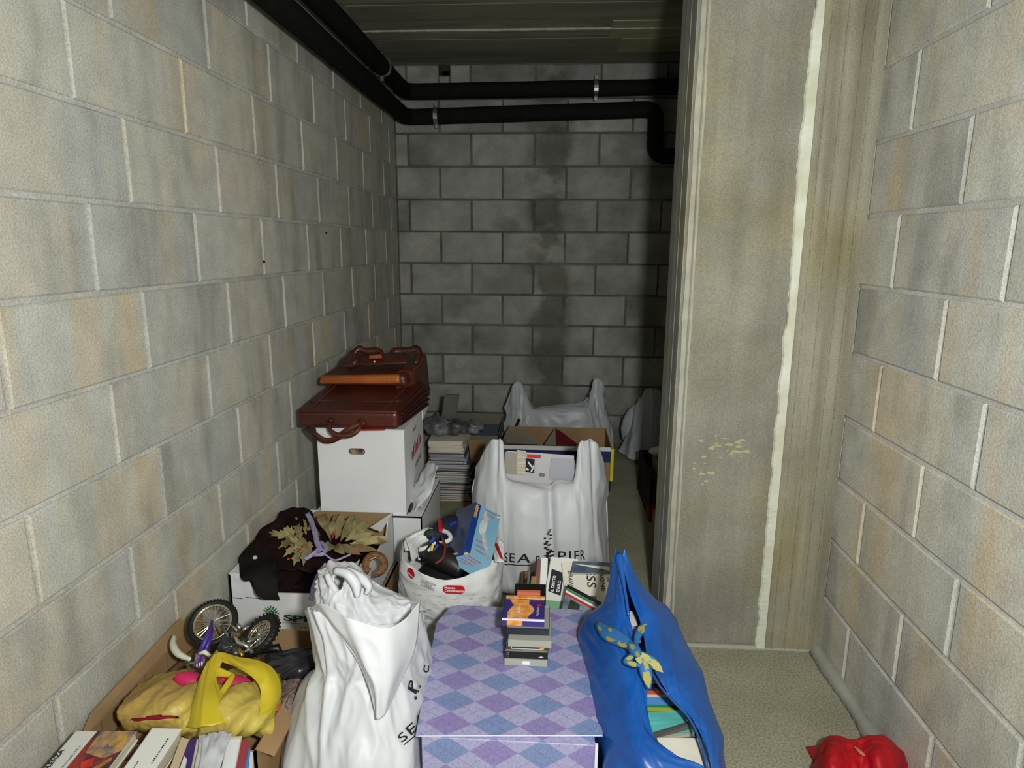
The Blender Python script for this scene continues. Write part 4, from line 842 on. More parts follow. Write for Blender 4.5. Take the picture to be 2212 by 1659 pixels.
def mpt(px, py, lift=.003):   # point on the bag surface under a picture position
    d = ray(px, py).normalized(); o_ = V((0, 0, EYE)); best = None
    for k in range(400):
        th = -1.5+3*k/400
        for v in (None,):
            q = mc.x+math.sin(th)*.168
            # intersect ray with the vertical line strip at th
            t_ = q/d.x if abs(d.x) > 1e-6 else None
            if t_ is None: continue
            y = d.y*t_; e = abs(y-(mc.y-math.cos(th)*.135))
            if best is None or e < best[0]: best = (e, V((q, y, EYE+d.z*t_)), th)
    nn = V((math.sin(best[2]), -math.cos(best[2]), 0)); return best[1]+nn*(lift+.008), nn
def curved_text(s, px, py, h, M, parent, bold=0, plate=None, plateM=None, tilt=0, sp=1.0):
    p, nn = mpt(px, py); ex = V((0, 0, 1)).cross(nn).normalized(); ex = -ex if ex.x < 0 else ex
    ey = nn.cross(ex); ey = ey if ey.z > 0 else -ey; ex2 = ex*math.cos(tilt)+ey*math.sin(tilt); ey2 = -ex*math.sin(tilt)+ey*math.cos(tilt)
    if plate:
        w_, hh_ = plate; k = 8; pl = []
        for cx_, a0 in ((w_-hh_*.5, -90), (hh_*.5, 90)):
            for i in range(k+1): a = math.radians(a0+180*i/k); pl.append(p+ex2*(cx_+math.cos(a)*hh_*.5)+ey2*(hh_*.5+math.sin(a)*hh_*.5)-ex2*hh_*.2-ey2*hh_*.22)
        MB().prism(pl, nn*.0006).build('logo_plate', plateM, parent); p = p+nn*.0014
    lines = s.split('\n')
    for i, ln in enumerate(lines): text_plane(ln, p-ey2*(i*h*1.15)+ey2*h*1.15*(len(lines)-1)-ey2*0, ex2, ey2, M, parent, height=h, bold=bold, spacing=sp)
curved_text('Mondo\nConvenienza', 962, 1274, .0085, mat('print_white', (236, 236, 236), .5), mb_, .02, (.068, .028), M_red)
curved_text('Mondo', 889, 1237, .0085, mat('print_white', (236, 236, 236)), mb_, .02, (.036, .034), M_red, tilt=-.2)
curved_text('LA NOSTRA\nFORZA E\'\nIL PREZZO', 914, 1262, .0075, mat('grey_print', (120, 120, 126)), mb_, 0, tilt=-.08)
# handles of that bag
M_hand = mat('white_handle', (210, 212, 214), .4, .4)
for pts, r in (((880, 1190, .33), (878, 1170, .35), (905, 1152, .37), (940, 1145, .38), (966, 1150, .38), (972, 1165, .37), (945, 1176, .36), (905, 1188, .35)), .0075), (((890, 1195, .32), (884, 1180, .34), (893, 1176, .34), (903, 1190, .33), (906, 1210, .31)), .004):
    P = [az(*p) for p in pts]; MB().tube([cr(P, i/40) for i in range(41)], r, 8).build('carry_handle', M_hand, mb_, smooth=True)
Sheet([[az(875, 1165, .36), az(905, 1148, .37), az(925, 1140, .375)], [az(882, 1185, .345), az(905, 1168, .35), az(930, 1160, .355)], [az(890, 1215, .32), az(915, 1190, .32), az(935, 1180, .33)]], lambda u, v: .006*fold(u, v, 3, 3, 1)).build('bag_collar', M_mbag, mb_, nu=24, nv=24)
# contents: dark shoes
def shoe(name, label, pts, radii, M, soleM, group=None):
    P = [az(*p) for p in pts]; o_ = thing(name, label, 'shoe', P[0], group)
    MB().tube([cr(P, i/24) for i in range(25)], [cr([V((r, 0, 0)) for r in radii], i/24).x for i in range(25)], 18).build('upper', M, o_, smooth=True); return o_
s1 = shoe('shoe', 'black shoe in front inside the white tree-print bag', [(908, 1200, .315), (930, 1195, .325), (965, 1210, .325), (1000, 1235, .305)], [.02, .04, .042, .025], mat('black_leather', (26, 24, 25), .4, .5), None)
strap_pts = [az(955, 1160, .395), az(962, 1180, .39), az(956, 1205, .375), az(940, 1218, .36)]
MB().tube([cr(strap_pts, i/16) for i in range(17)], .004, 8).build('brown_strap', mat('brown_strap', (106, 44, 40), .4), s1, smooth=True)
s2 = shoe('sneaker', 'dark sneaker with blue and red trim at the back of the tree-print bag', [(930, 1170, .345), (950, 1150, .365), (975, 1135, .375), (995, 1128, .37)], [.02, .034, .036, .02], mat('navy_fabric', (26, 28, 50), .7), None)
MBlue = mat('bright_blue', (38, 62, 170), .5, .4); MYel = mat('bright_yellow', (222, 200, 60), .5, .4)
for a, b, M_, r in (((950, 1126, .415), (952, 1146, .41), M_red, .007), ((938, 1162, .395), (930, 1172, .385), MBlue, .005), ((940, 1172, .385), (925, 1190, .37), M_white, .004), ((946, 1176, .39), (938, 1188, .375), MBlue, .004), ((936, 1174, .395), (932, 1190, .378), MYel, .004), ((972, 1134, .41), (985, 1128, .41), MBlue, .005)):
    MB().tube([az(*a), az(*b)], r, 8).build('trim', M_, s2)
wad('green_cloth_scrap', 'small dark green scrap inside the tree-print bag', 'cloth', tuple(az(932, 1155, .365)-V((0, 0, .01))), .022, mat('dark_green', (34, 58, 44), .7), 4.4, sq=(1, .8, .6))
wad('dark_cloth', 'black cloth filling the bottom of the tree-print bag', 'cloth', (mc.x, mc.y, .02), .135, mat('black_cloth', (22, 21, 22), .9), 6.1, sq=(1.0, .75, .98), amp=.08)
# blue product box
A, Cc, D = az(1027, 1085, .455), az(1060, 1222, .365), az(1002, 1187, .378); B = A+(Cc-D)
F_ = az(960, 1205, .335); E_ = F_+(Cc-D)
dA = az(1014, 1078, .45)
M_lb = mat('light_blue_card', (128, 178, 204), .45, .4, var=.1, vscale=9); M_db = mat('royal_blue_card', (28, 58, 140), .4, .45, var=.15, vscale=12)
G = A+(F_-D); Hh = B+(F_-D)
bb = thing('product_box', 'tilted light blue product box with pink and yellow print in the tree-print bag', 'box', F_)
m_ = MB(); m_.k = 0; m_.hexa([F_, E_, Hh, G, D, Cc, B, A]); o = m_.build('box_body', [M_lb], bb)
def onf(P00, P10, P01, lift=.0006):
    P00, P10, P01 = V(P00), V(P10), V(P01); nn = (P10-P00).cross(P01-P00).normalized(); nn = nn if nn.dot(V((0, 0, EYE))-P00) > 0 else -nn
    return lambda a, b, l=0: P00+(P10-P00)*a+(P01-P00)*b+nn*(lift+l)
top = onf(D, Cc, A); fro = onf(F_, E_, D)
def quad(fn, pts, M, parent, nm, l=0): m_ = MB(); m_.add([fn(a, b, l) for a, b in pts], [tuple(range(len(pts)))]); return m_.build(nm, M, parent)
quad(top, [(0, 0), (.24, 0), (.24, 1), (0, 1)], M_db, bb, 'blue_stripe'); quad(fro, [(0, .25), (.14, .25), (.24, 1), (0, 1)], M_db, bb, 'blue_stripe')
m_ = MB(); m_.add([F_-V((.0006, 0, 0)), D-V((.0006, 0, 0)), A-V((.0006, 0, 0)), G-V((.0006, 0, 0))], [(0, 1, 2, 3)]); m_.build('side_face', mat('slate_blue_card', (44, 58, 92), .3, .5, var=.3, vscale=14), bb)
M_gold2 = mat('yellow_print2', (226, 176, 60), .5); M_pink = mat('pink_print', (196, 70, 96), .5); M_skin = mat('photo_brown', (150, 104, 98), .6, vcol=(196, 206, 208), vscale=22); M_pale = mat('photo_pale', (186, 202, 208), .6, vcol=(210, 214, 214), vscale=30)
text_plane('AIRFRESO', top(.06, .98, .001), top(.06, .6)-top(.06, .98), top(.20, .7)-top(.06, .7), M_gold2, bb, width=.062, height=.014, bold=.05)
text_plane('AIRFRESO', fro(.06, .42, .001), fro(.13, .75)-fro(.06, .42), fro(-.1, .6)-fro(.1, .5), M_gold2, bb, width=.022, height=.008, bold=.04)
m_ = MB(); cc_ = fro(.20, .88, .001); k1, k2 = (E_-F_).normalized(), (D-F_).normalized(); m_.add([cc_+k1*math.cos(q*.45)*.007+k2*math.sin(q*.45)*.007 for q in range(14)], [tuple(range(14))]); m_.build('yellow_dot', mat('yellow_dot', (236, 214, 60), .5), bb)
quad(top, [(.36, .74), (.44, .93), (.66, .84), (.62, .74), (.5, .7)], M_skin, bb, 'photo_shape', .0004)
quad(top, [(.34, .60), (.40, .72), (.62, .72), (.60, .52), (.46, .42), (.36, .48)], M_pale, bb, 'photo_shape', .0004)
quad(top, [(.48, .50), (.60, .50), (.92, .12), (.88, .06), (.56, .32)], M_skin, bb, 'photo_shape', .0005)
for i, (tx, a, b, wd) in enumerate((('COMFORTABLE', .46, .96, .05), ('AIR SHOES', .54, .88, .034))):
    text_plane(tx, top(a-.02, b-.02, .001), top(1, b)-top(0, b), top(a, 1)-top(a, 0), M_pink, bb, width=wd, height=.0055, bold=.02)
for i, (tx, wd) in enumerate((('AIR SAFETY', .034), ('SEGURIDAD DE', .04), ('PREVENTION', .036))):
    text_plane(tx, top(.34+.04*i, .28-.09*i, .001), top(1, .28)-top(0, .28), top(.3, 1)-top(.3, 0), M_pink, bb, width=wd, height=.0055, bold=.03)
for i, (tx, a, b, wd) in enumerate((('ADEMAS AIR ES FIRMES', .26, .80, .062), ('SOUTENUES EN AIR', .30, .64, .056), ('SUPPORT FORMULA', .30, .46, .056), ('FOOT SPRAY', .34, .32, .036))):
    text_plane(tx, fro(a, b, .001), fro(1, b)-fro(0, b), fro(a, 1)-fro(a, 0), M_pink, bb, width=wd, height=.006, bold=.03)
m_ = MB(); q0 = top(.93, .93, .001); m_.add([q0+k1*math.cos(q*.6)*.006+k2*math.sin(q*.6)*.006 for q in range(10)], [tuple(range(10))]); m_.build('yellow_dot', mat('yellow_dot', (236, 214, 60)), bb)
# red-white wrapper at the right of that bag
wr_ = Sheet([[az(1070, 1160, .36), az(1078, 1165, .37), az(1088, 1175, .36)], [az(1066, 1185, .35), az(1078, 1190, .36), az(1088, 1195, .35)], [az(1070, 1215, .34), az(1080, 1215, .345), az(1088, 1215, .34)]], lambda u, v: .003*fold(u, v, 3, 3, 3)).build('wrapper', M_white, None, nu=16, nv=20, label='red and white wrapper at the right edge of the tree-print bag', cat='wrapper')
cloth_strip([[az(1069, 1172, .372), az(1074, 1174, .378)], [az(1073, 1184, .368), az(1079, 1186, .372)], [az(1081, 1205, .36), az(1087, 1208, .36)]], 'red_stripe', M_red, wr_, amp=0, nu=4, nv=8)

# ---------------------------------------------------------------- books beside it
bc, _ = open_carton('carton', 'brown carton of leaning books between the argyle box and white shop bag', 'carton', (-.085, 1.86, 0), X, Y_, .30, .30, .17, M_kraft2, M_kraft2)
def book(label, p00, p10, p01, th, cov, zs=None, pages='right', group=None, nm='book', backM=None):
    """p00 lower-left, p10 lower-right, p01 upper-left of the front cover; th thickness away from the viewer"""
    p00, p10, p01 = V(p00), V(p10), V(p01); a, b = p10-p00, p01-p00; n_ = a.cross(b).normalized(); n_ = -n_ if n_.dot(V((0, 0, EYE))-p00) > 0 else n_
    r = thing(nm, label, 'book', p00, group); ct = min(.0015, th*.15)
    MB().slab(p00, a, b, n_*ct).build('front_cover', cov, r); MB().slab(p00+n_*(th-ct), a, b, n_*ct).build('back_cover', backM or cov, r)
    i_ = .0015/a.length; MB().slab(p00+a*i_+b*.01+n_*ct, a*(1-2*i_-.01), b*.98, n_*(th-2*ct)).build('pages', M_paper, r)
    MB().slab(p00-a*0, a*i_, b, n_*th).build('spine', backM or cov, r)
    return r, onf(p00, p10, p01, .0004)
def bk(label, ll, lr, ul, zl, zu, th, cov, dz=0, **k):
    return book(label, az(ll[0], ll[1], zl), az(lr[0], lr[1], zl+dz), az(ul[0], ul[1], zu), th, cov, **k)
cW = mat('white_cover', (214, 214, 208), .5, .3); cW2 = mat('ivory_cover', (206, 202, 188), .6, .2); cRB = mat('redbrown_cover', (104, 46, 36), .5); cBr = mat('mustard_cover', (132, 108, 56), .6); cGn = mat('sage_print', (116, 158, 124), .6)
cPl = mat('mauve_cover', (120, 66, 84), .6)
def upbook(label, x0, x1, y, lean, z0, z1, th, cov, **k):   # cover towards the camera, leaning back
    return book(label, (x0, y, z0), (x1, y, z0), (x0+k.pop('skew', 0), y+lean, z1), th, cov, **k)
r, f = book('white book with a black title label and green foot in the book carton', az(1158, 1395, .14), az(1222, 1402, .14), az(1190, 1203, .33), .02, cW)
quad(f, [(0, 0), (1, 0), (1, .50), (0, .50)], cGn, r, 'green_panel', .0002); quad(f, [(.10, .60), (.56, .56), (.56, .82), (.10, .86)], M_ink, r, 'title_label', .0004)
text_plane("IL DIRITTO", f(.30, .60, .001), f(.30, 1)-f(.30, 0), f(0, .5)-f(1, .5), M_white, r, width=.05, height=.010, bold=.03); text_plane("D'ASILO", f(.50, .60, .001), f(.50, 1)-f(.50, 0), f(0, .5)-f(1, .5), M_white, r, width=.036, height=.010, bold=.03)
r, f = book('large ivory book with big black sideways capitals in the book carton', az(1222, 1340, .19), az(1330, 1350, .19), az(1213, 1216, .325), .016, cW2)
for tx, a, b, h, wd in (('DRAW', .12, .86, .014, .045), ('ESS', .50, .92, .028, .055), ('ENZA', .52, .45, .022, .05), ('PAGNE', .78, .95, .013, .068), ('DI', .92, .80, .006, .012)):
    text_plane(tx, f(a, b, .001), f(a, 0)-f(a, 1), f(1, .5)-f(0, .5), M_ink, r, width=wd, height=h, bold=.01)
m_ = MB(); 
r, f = book('photo book with an Italian flag stripe leaning in front of the ivory book', az(1205, 1345, .235), az(1290, 1395, .225), az(1226, 1262, .325), .012, mat('photo_cover', (52, 54, 50), .4, .4, vcol=(150, 166, 190), vscale=16))
for i, c in enumerate(((60, 130, 80), (226, 226, 222), (196, 44, 44))):
    b0 = .90-.055*i; quad(f, [(0, b0-.055), (1.05, b0-.055), (1.05, b0), (0, b0)], mat('flag_%d' % i, c, .5), r, 'flag_stripe', .0006)
quad(f, [(0, .91), (1.05, .91), (1.05, 1.0), (0, 1.0)], M_black, r, 'black_band', .0006)
quad(f, [(.45, .1), (.8, .1), (.95, .6), (.7, .7), (.5, .45)], mat('sky_photo', (140, 164, 204), .5, vcol=(190, 204, 220), vscale=20), r, 'sky_patch', .0005)
quad(f, [(.12, .2), (.36, .1), (.42, .68), (.16, .7)], mat('dark_tree_photo', (34, 38, 30), .6, vcol=(70, 76, 60), vscale=60), r, 'tree_patch', .0005)
r, f = book('thin black and white striped booklet at the left of the photo book', az(1212, 1330, .22), az(1226, 1333, .22), az(1222, 1268, .30), .006, M_black)
bars(f(.8, .1, .001), f(.5, 1)-f(.5, 0), f(0, .5)-f(1, .5), .05, .006, M_white, r, 8)
r, f = book('red-brown book standing in the book carton beside the cassette stack', az(1148, 1330, .18), az(1160, 1330, .18), az(1160, 1210, .32), .10, cRB)
r, f = book('white-spined book with a mauve edge next to the red-brown one', az(1162, 1330, .18), az(1178, 1330, .18), az(1168, 1206, .325), .10, cW, backM=cPl)
r, f = book('mustard book tilted low in the book carton', az(1136, 1335, .17), az(1148, 1335, .17), az(1148, 1245, .28), .08, cBr)
r, f = book('thin grey booklet at the left end of the book carton', az(1130, 1335, .17), az(1135, 1335, .17), az(1141, 1232, .29), .06, mat('slate_cover', (90, 94, 98), .6))
r, f = book('blue-grey photo book lying behind the ivory book', az(1232, 1236, .31), az(1330, 1240, .31), az(1238, 1212, .33), .014, mat('bluegrey_cover', (96, 116, 134), .5, vcol=(60, 76, 92), vscale=14), backM=cPl)
r, f = book('magazine with yellow corner low beside the blue bag', az(1238, 1362, .20), az(1262, 1385, .20), az(1262, 1335, .21), .03, mat('orange_cover', (224, 130, 40), .5))

# ---------------------------------------------------------------- argyle box
AX0, AY0 = az(1070, 1567, .31).x, az(1070, 1567, .31).y; ADY = (az(1069, 1473, .31).y-AY0)/2
def argyle():
    M = mat('argyle_print', (158, 158, 196), .5, .35); N = M.node_tree.nodes; L = M.node_tree.links; b = N['Principled BSDF']
    g = N.new('ShaderNodeNewGeometry'); sp = N.new('ShaderNodeSeparateXYZ'); L.new(g.outputs['Position'], sp.inputs[0])
    def mth(op, a, c=None):
        q = N.new('ShaderNodeMath'); q.operation = op
        for i, z in enumerate((a, c)):
            if z is None: continue
            if isinstance(z, (int, float)): q.inputs[i].default_value = z
            else: L.new(z, q.inputs[i])
        return q.outputs[0]
    # paper wraps over the front edge: use y on top, z on the front
    vy = mth('SUBTRACT', sp.outputs['Y'], AY0); wz = mth('SUBTRACT', sp.outputs['Z'], .31)
    vv = mth('ADD', vy, wz); x = mth('DIVIDE', mth('SUBTRACT', sp.outputs['X'], AX0), .101); y = mth('DIVIDE', vv, ADY)
    a = mth('ADD', mth('ADD', x, y), .5+100); c = mth('ADD', mth('SUBTRACT', x, y), .5+100)
    ia, ic = mth('FLOOR', mth('MULTIPLY', a, 1.0)), mth('FLOOR', mth('MULTIPLY', c, 1.0))
    par = mth('MODULO', mth('ADD', ia, ic), 2); pa = mth('MODULO', ia, 2)
    # diamonds at x=n, y=m: a-.5 = n+m ; colour by parity of n+m ... handled on doubled lattice
    M2 = N.new('ShaderNodeMix'); M2.data_type = 'RGBA'; L.new(pa, M2.inputs[0]); M2.inputs[6].default_value = lin((124, 140, 182)); M2.inputs[7].default_value = lin((142, 130, 180))
    M1 = N.new('ShaderNodeMix'); M1.data_type = 'RGBA'; L.new(par, M1.inputs[0]); L.new(M2.outputs[2], M1.inputs[6]); M1.inputs[7].default_value = lin((166, 163, 198))
    # thin stitched lines through the diamonds
    fa = mth('ABSOLUTE', mth('SUBTRACT', mth('FRACT', a), .5)); fc = mth('ABSOLUTE', mth('SUBTRACT', mth('FRACT', c), .5))
    da = mth('GREATER_THAN', mth('FRACT', mth('MULTIPLY', c, 9)), .38); dc_ = mth('GREATER_THAN', mth('FRACT', mth('MULTIPLY', a, 9)), .38)
    ln = mth('MAXIMUM', mth('MULTIPLY', mth('LESS_THAN', fa, .011), da), mth('MULTIPLY', mth('LESS_THAN', fc, .011), dc_))
    M3 = N.new('ShaderNodeMix'); M3.data_type = 'RGBA'; L.new(mth('MULTIPLY', ln, .6), M3.inputs[0]); L.new(M1.outputs[2], M3.inputs[6]); M3.inputs[7].default_value = lin((84, 86, 140))
    n = N.new('ShaderNodeTexNoise'); n.inputs['Scale'].default_value = 160; L.new(g.outputs['Position'], n.inputs['Vector']); r = N.new('ShaderNodeValToRGB'); L.new(n.outputs['Fac'], r.inputs[0])
    r.color_ramp.elements[0].position = .35; r.color_ramp.elements[1].position = .65; r.color_ramp.elements[0].color = (.86, .86, .86, 1); r.color_ramp.elements[1].color = (1.05, 1.05, 1.05, 1)
    M4 = N.new('ShaderNodeMix'); M4.data_type = 'RGBA'; M4.blend_type = 'MULTIPLY'; M4.inputs[0].default_value = 1; L.new(M3.outputs[2], M4.inputs[6]); L.new(r.outputs[0], M4.inputs[7]); L.new(M4.outputs[2], b.inputs['Base Color']); return M
M_arg = argyle(); AZ = .31
arg = thing('gift_box', 'lilac and blue argyle patterned cardboard box carrying the cassette stack', 'box', (-.07, 1.19, 0))
fl_, fr_, br1, br2, bl1, bl2 = az(897, 1590, AZ), az(1304, 1590, AZ), az(1268, 1392, AZ), az(1236, 1315, AZ), az(974, 1308, AZ), az(942, 1345, AZ)
o = MB().prism([fl_-V((0, 0, .004)), fr_-V((0, 0, .004)), br1-V((0, 0, .004)), br2-V((0, 0, .004)), bl1-V((0, 0, .004)), bl2-V((0, 0, .004))], (0, 0, .004)).build('lid', M_arg, arg); bevel(o, .0015, 1)
fx0, fx1 = az(909, 1592, AZ).x, az(1285, 1592, AZ).x
bd = MB().box((fx0, fl_.y+.004, .002), (fx1, 1.69, AZ-.0045)).build('box_body', M_arg, arg); bevel(bd, .0015, 1)
MB().box((fx1, fl_.y+.006, .02), (fx1+.006, fl_.y+.012, AZ-.006)).build('front_tab_edge', M_white, arg)
MB().tube([cr([az(905, 1590, AZ+.0005), az(1100, 1589, AZ+.0005), az(1300, 1589, AZ+.0005)], i/10) for i in range(11)], .0012, 6).build('fold_edge', mat('pale_fold', (206, 206, 224), .5), arg)
# ---------------------------------------------------------------- cassette stack
M_clear = mat('clear_case', (196, 198, 184), .15, .5, alpha=.42); M_fros = mat('frosted_case', (170, 172, 158), .3, .5, alpha=.85)
M_ti = mat('cassette_dark', (30, 28, 28), .5, .3); 
cx0, cx1 = -.098, .006; cw = cx1-cx0; th = .0178; z = AZ+.0008
def case(label, dx, dy, yb, tape, rim, ww=cw, thk=th, dd=.105, extra=None):
    global z
    x0, y0 = cx0+dx, 1.418+dy; r = thing('cassette_case', label, 'cassette', (x0, y0, z)); t_ = .0012
    MB().box((x0+.003, y0+.003, z+.0025), (x0+ww-.003, y0+dd-.004, z+thk-.0030)).build('cassette', tape, r)
    a = MB(); a.box((x0, y0, z), (x0+ww, y0+t_, z+thk)); a.build('spine', rim, r)
    MB().box((x0, y0+t_, z), (x0+t_, y0+dd, z+thk)).build('side_wall', rim, r); MB().box((x0+ww-t_, y0+t_, z), (x0+ww, y0+dd, z+thk)).build('side_wall', rim, r)
    MB().box((x0, y0+t_, z), (x0+ww, y0+dd, z+t_)).build('bottom_wall', M_clear, r); MB().box((x0, y0+t_, z+thk-t_), (x0+ww, y0+dd, z+thk)).build('top_wall', M_clear, r)
    if extra: extra(r, x0, y0, z, ww, thk, dd)
    z += thk+.0006; return r
def ex1(r, x, y, z_, w_, t_, d_): MB().box((x+.044, y-.0008, z_+.004), (x+.062, y, z_+.013)).build('white_label', M_white, r)
def ex2(r, x, y, z_, w_, t_, d_):
    bars((x+.082, y, z_+.004), (1, 0, 0), (0, 0, 1), .012, .004, M_white, r, 4)
    for i in range(3): bars((x+.003, y, z_+.004+.0045*i), (1, 0, 0), (0, 0, 1), .007, .0022, mat('grey_print', (120, 120, 126)), r, 3)
def ex3(r, x, y, z_, w_, t_, d_):
    MB().prism([(x+.078, y-.0008, z_+.001), (x+.088, y-.0008, z_+.001), (x+.105, y-.0008, z_+.0165), (x+.098, y-.0008, z_+.0165)], (0, .0006, 0)).build('yellow_flash', mat('bright_yellow', (222, 200, 60)), r)
    MB().prism([(x+.082, y-.0012, z_+.003), (x+.090, y-.0012, z_+.006), (x+.097, y-.0012, z_+.013), (x+.090, y-.0012, z_+.009)], (0, .0004, 0)).build('orange_flash', mat('orange_cover', (224, 130, 40)), r)
    for a, b in (((x+.014, z_+.002), (x+.080, z_+.0032)), ((x+.013, z_+.002), (x+.0142, z_+.017))): MB().box((a[0], y-.0007, a[1]), (b[0], y, b[1])).build('white_line', M_white, r)
def ex6(r, x, y, z_, w_, t_, d_):
    Mo = mat('orange_art', (214, 128, 38), .35, .4, vcol=(232, 178, 112), vscale=60); zt_ = z_+t_+.0004
    pts = [(.012, .0), (.062, .0), (.066, .018), (.074, .028), (.078, .045), (.072, .060), (.064, .068), (.064, .088), (.014, .092), (.020, .074), (.026, .062), (.018, .046), (.012, .030)]
    MB().box((x+.001, y+.002, zt_-.0012), (x+w_-.001, y+d_-.002, zt_-.0001)).build('purple_front', M_pur, r)
    m_ = MB(); m_.add([(x+a, y+b*.98+.004, zt_+.0002) for a, b in pts], [tuple(range(len(pts)))]); m_.build('orange_splash', Mo, r)
    text_plane('DVD-R', (x+.043, y+.03, zt_+.0004), (0, 1, 0), (-1, 0, 0), mat('print_white', (236, 236, 236)), r, width=.028, height=.008, bold=.02)
    text_plane('Verbatim', (x+.090, y+.018, zt_+.0004), (0, 1, 0), (-1, 0, 0), mat('pale_print', (190, 176, 200), .5), r, width=.040, height=.008, bold=.02)
    MB().box((x+.084, y+.062, zt_), (x+.092, y+.072, zt_+.0005)).build('red_mark', M_red, r)
    MB().box((x+.012, y-.0009, z_+.002), (x+.050, y-.0002, z_+t_-.002)).build('orange_spine', Mo, r)
    MB().box((x+.004, y+d_-.012, zt_), (x+w_, y+d_-.002, zt_+.003)).build('orange_back_strip', Mo, r)
    MB().box((x, y-.0002, z_+t_-.003), (x+w_, y+.003, z_+t_+.0014)).build('shiny_edge', mat('shiny_film', (226, 220, 232), .12, .8), r)
case('clear cassette case with small white label, bottom of the stack', 0, 0, 0, M_ti, M_fros, extra=ex1)
case('black cassette case with tiny white print, second from the bottom', .001, .002, 0, M_ti, M_ti, extra=ex2)
case('dark cassette case with yellow diagonal flash, third from the bottom', .003, .010, 0, mat('tape_brown', (70, 58, 54), .5), mat('tape_brown', (70, 58, 54)), extra=ex3)
case('frosted cassette case jutting to the right, fourth from the bottom', .009, -.006, 0, M_ti, M_fros)
case('dark navy cassette case just beneath the top of the stack', .004, .016, 0, M_ti, mat('case_navy', (30, 32, 46), .3, .5))
M_pur = mat('purple_sleeve', (58, 46, 118), .3, .5)
case('purple and orange disc case on top of the stack', -.008, .022, 0, M_pur, M_pur, ww=.103, dd=.108, extra=ex6)
rr_ = MB().slab(V((-.075, 1.545+.02, z-.012)), (.06, 0, 0), (0, .012, 0), (0, 0, .014)).build('red_oval_box', mat('salmon_box', (206, 110, 84), .5), None); tag(rr_, 'small salmon-coloured packet just behind the disc case', 'packet'); rr_.location.z = 0
rr2 = MB().box((-.085, 1.56, AZ+.0005), (.0, 1.64, z-.0125)).build('black_case', M_black, None); tag(bevel(rr2, .004), 'small black case standing behind the cassette stack', 'case')

# ================================================================== FOREGROUND
def proj(P): v = V(P)-V((0, 0, EYE)); z_ = v.dot(Fw); return (1106+FPX*v.dot(Rt)/z_, 829.5-FPX*v.dot(Up)/z_)
def sheet_uv(sh, px, py, n=60):
    if not hasattr(sh, 'g'): sh.g = [(i/n, j/n)+proj(sh.base(i/n, j/n)) for j in range(n+1) for i in range(n+1)]
    u, v, a, b = min(sh.g, key=lambda q: (q[2]-px)**2+(q[3]-py)**2)
    for _ in range(4):
        e = .003; uu, vv = min(max(u, 0), 1-e), min(max(v, 0), 1-e); p = proj(sh.base(uu, vv)); pu = proj(sh.base(uu+e, vv)); pv = proj(sh.base(uu, vv+e))
        a11, a21, a12, a22 = (pu[0]-p[0])/e, (pu[1]-p[1])/e, (pv[0]-p[0])/e, (pv[1]-p[1])/e; dt = a11*a22-a12*a21
        if abs(dt) < 1e-6: break
        rx, ry = px-p[0], py-p[1]; u = uu+(a22*rx-a12*ry)/dt; v = vv+(-a21*rx+a11*ry)/dt; u, v = min(max(u, 0), 1), min(max(v, 0), 1)
    return u, v
def text_px(s, sh, o, xe, ye, M, parent, bold=.01, lift=.003, spacing=1.1, underline=False):
    """print s on the sheet: o lower left, xe end of the baseline, ye top of the first letter (picture positions on the surface)"""
    vs, fs = text_polys(s, 1, bold, spacing=spacing); x0 = min(v.x for v in vs); x1 = max(v.x for v in vs); y0 = min(v.y for v in vs); y1 = max(v.y for v in vs)
    q = [V(((v.x-x0)/(x1-x0), (v.y-y0)/(y1-y0))) for v in vs]
    if underline:
        n = len(q)
        for i in range(12): q += [V((i/11, -.20)), V((i/11, -.30))]
        fs = fs+[(n+2*i, n+2*i+1, n+2*i+3, n+2*i+2) for i in range(11)]
    a, b, c = sheet_uv(sh, *o), sheet_uv(sh, *xe), sheet_uv(sh, *ye); mb = MB()
    mb.add([sh.pt(min(max(a[0]+(b[0]-a[0])*p.x+(c[0]-a[0])*p.y, 0), 1), min(max(a[1]+(b[1]-a[1])*p.x+(c[1]-a[1])*p.y, 0), 1), lift) for p in q], fs)
    return mb.build('lettering', M, parent)
text_px('SEA', SB, (1091, 1213), (1146, 1212), (1091, 1193), M_ink, bag, spacing=1.25, underline=True, lift=.004)
text_px('P', SB, (1158, 1215), (1166, 1215), (1158, 1198), M_ink, bag, lift=.004)
text_px('EPIER', SB, (1180, 1212), (1262, 1207), (1180, 1191), M_ink, bag, spacing=1.2, underline=True, lift=.004)

# ---------------------------------------------------------------- left carton with toy motorbike
lc, _ = open_carton('carton', 'open brown carton by the left wall holding the toy motorbike and yellow bag', 'carton', (-.978, 1.135, 0), X, Y_, .385, .50, .283, M_kraft, M_kraft, backh=.243)
for yq in (1.20, 1.27, 1.36, 1.45): MB().box((-.9728, yq, .02), (-.9715, yq+.004, .283)).build('crease', M_kraft2, lc)
MB().prism([(-.978, 1.14, .283), (-.978, 1.575, .283), (-.990, 1.55, .318), (-.990, 1.20, .305)], (.004, 0, 0)).build('side_flap', M_kraft, lc)
MB().prism([(-.594, 1.14, .283), (-.594, 1.575, .283), (-.565, 1.56, .262), (-.560, 1.15, .262)], (0, 0, .004)).build('side_flap', M_kraft, lc)
stuffing = heap('brown_wrapping', 'crumpled brown packing paper filling the left carton', 'packing paper', -.968, -.605, 1.145, 1.565, lambda u, v: .215+.02*math.sin(5*u+3*v), M_kraft2, .015, 6)[0]
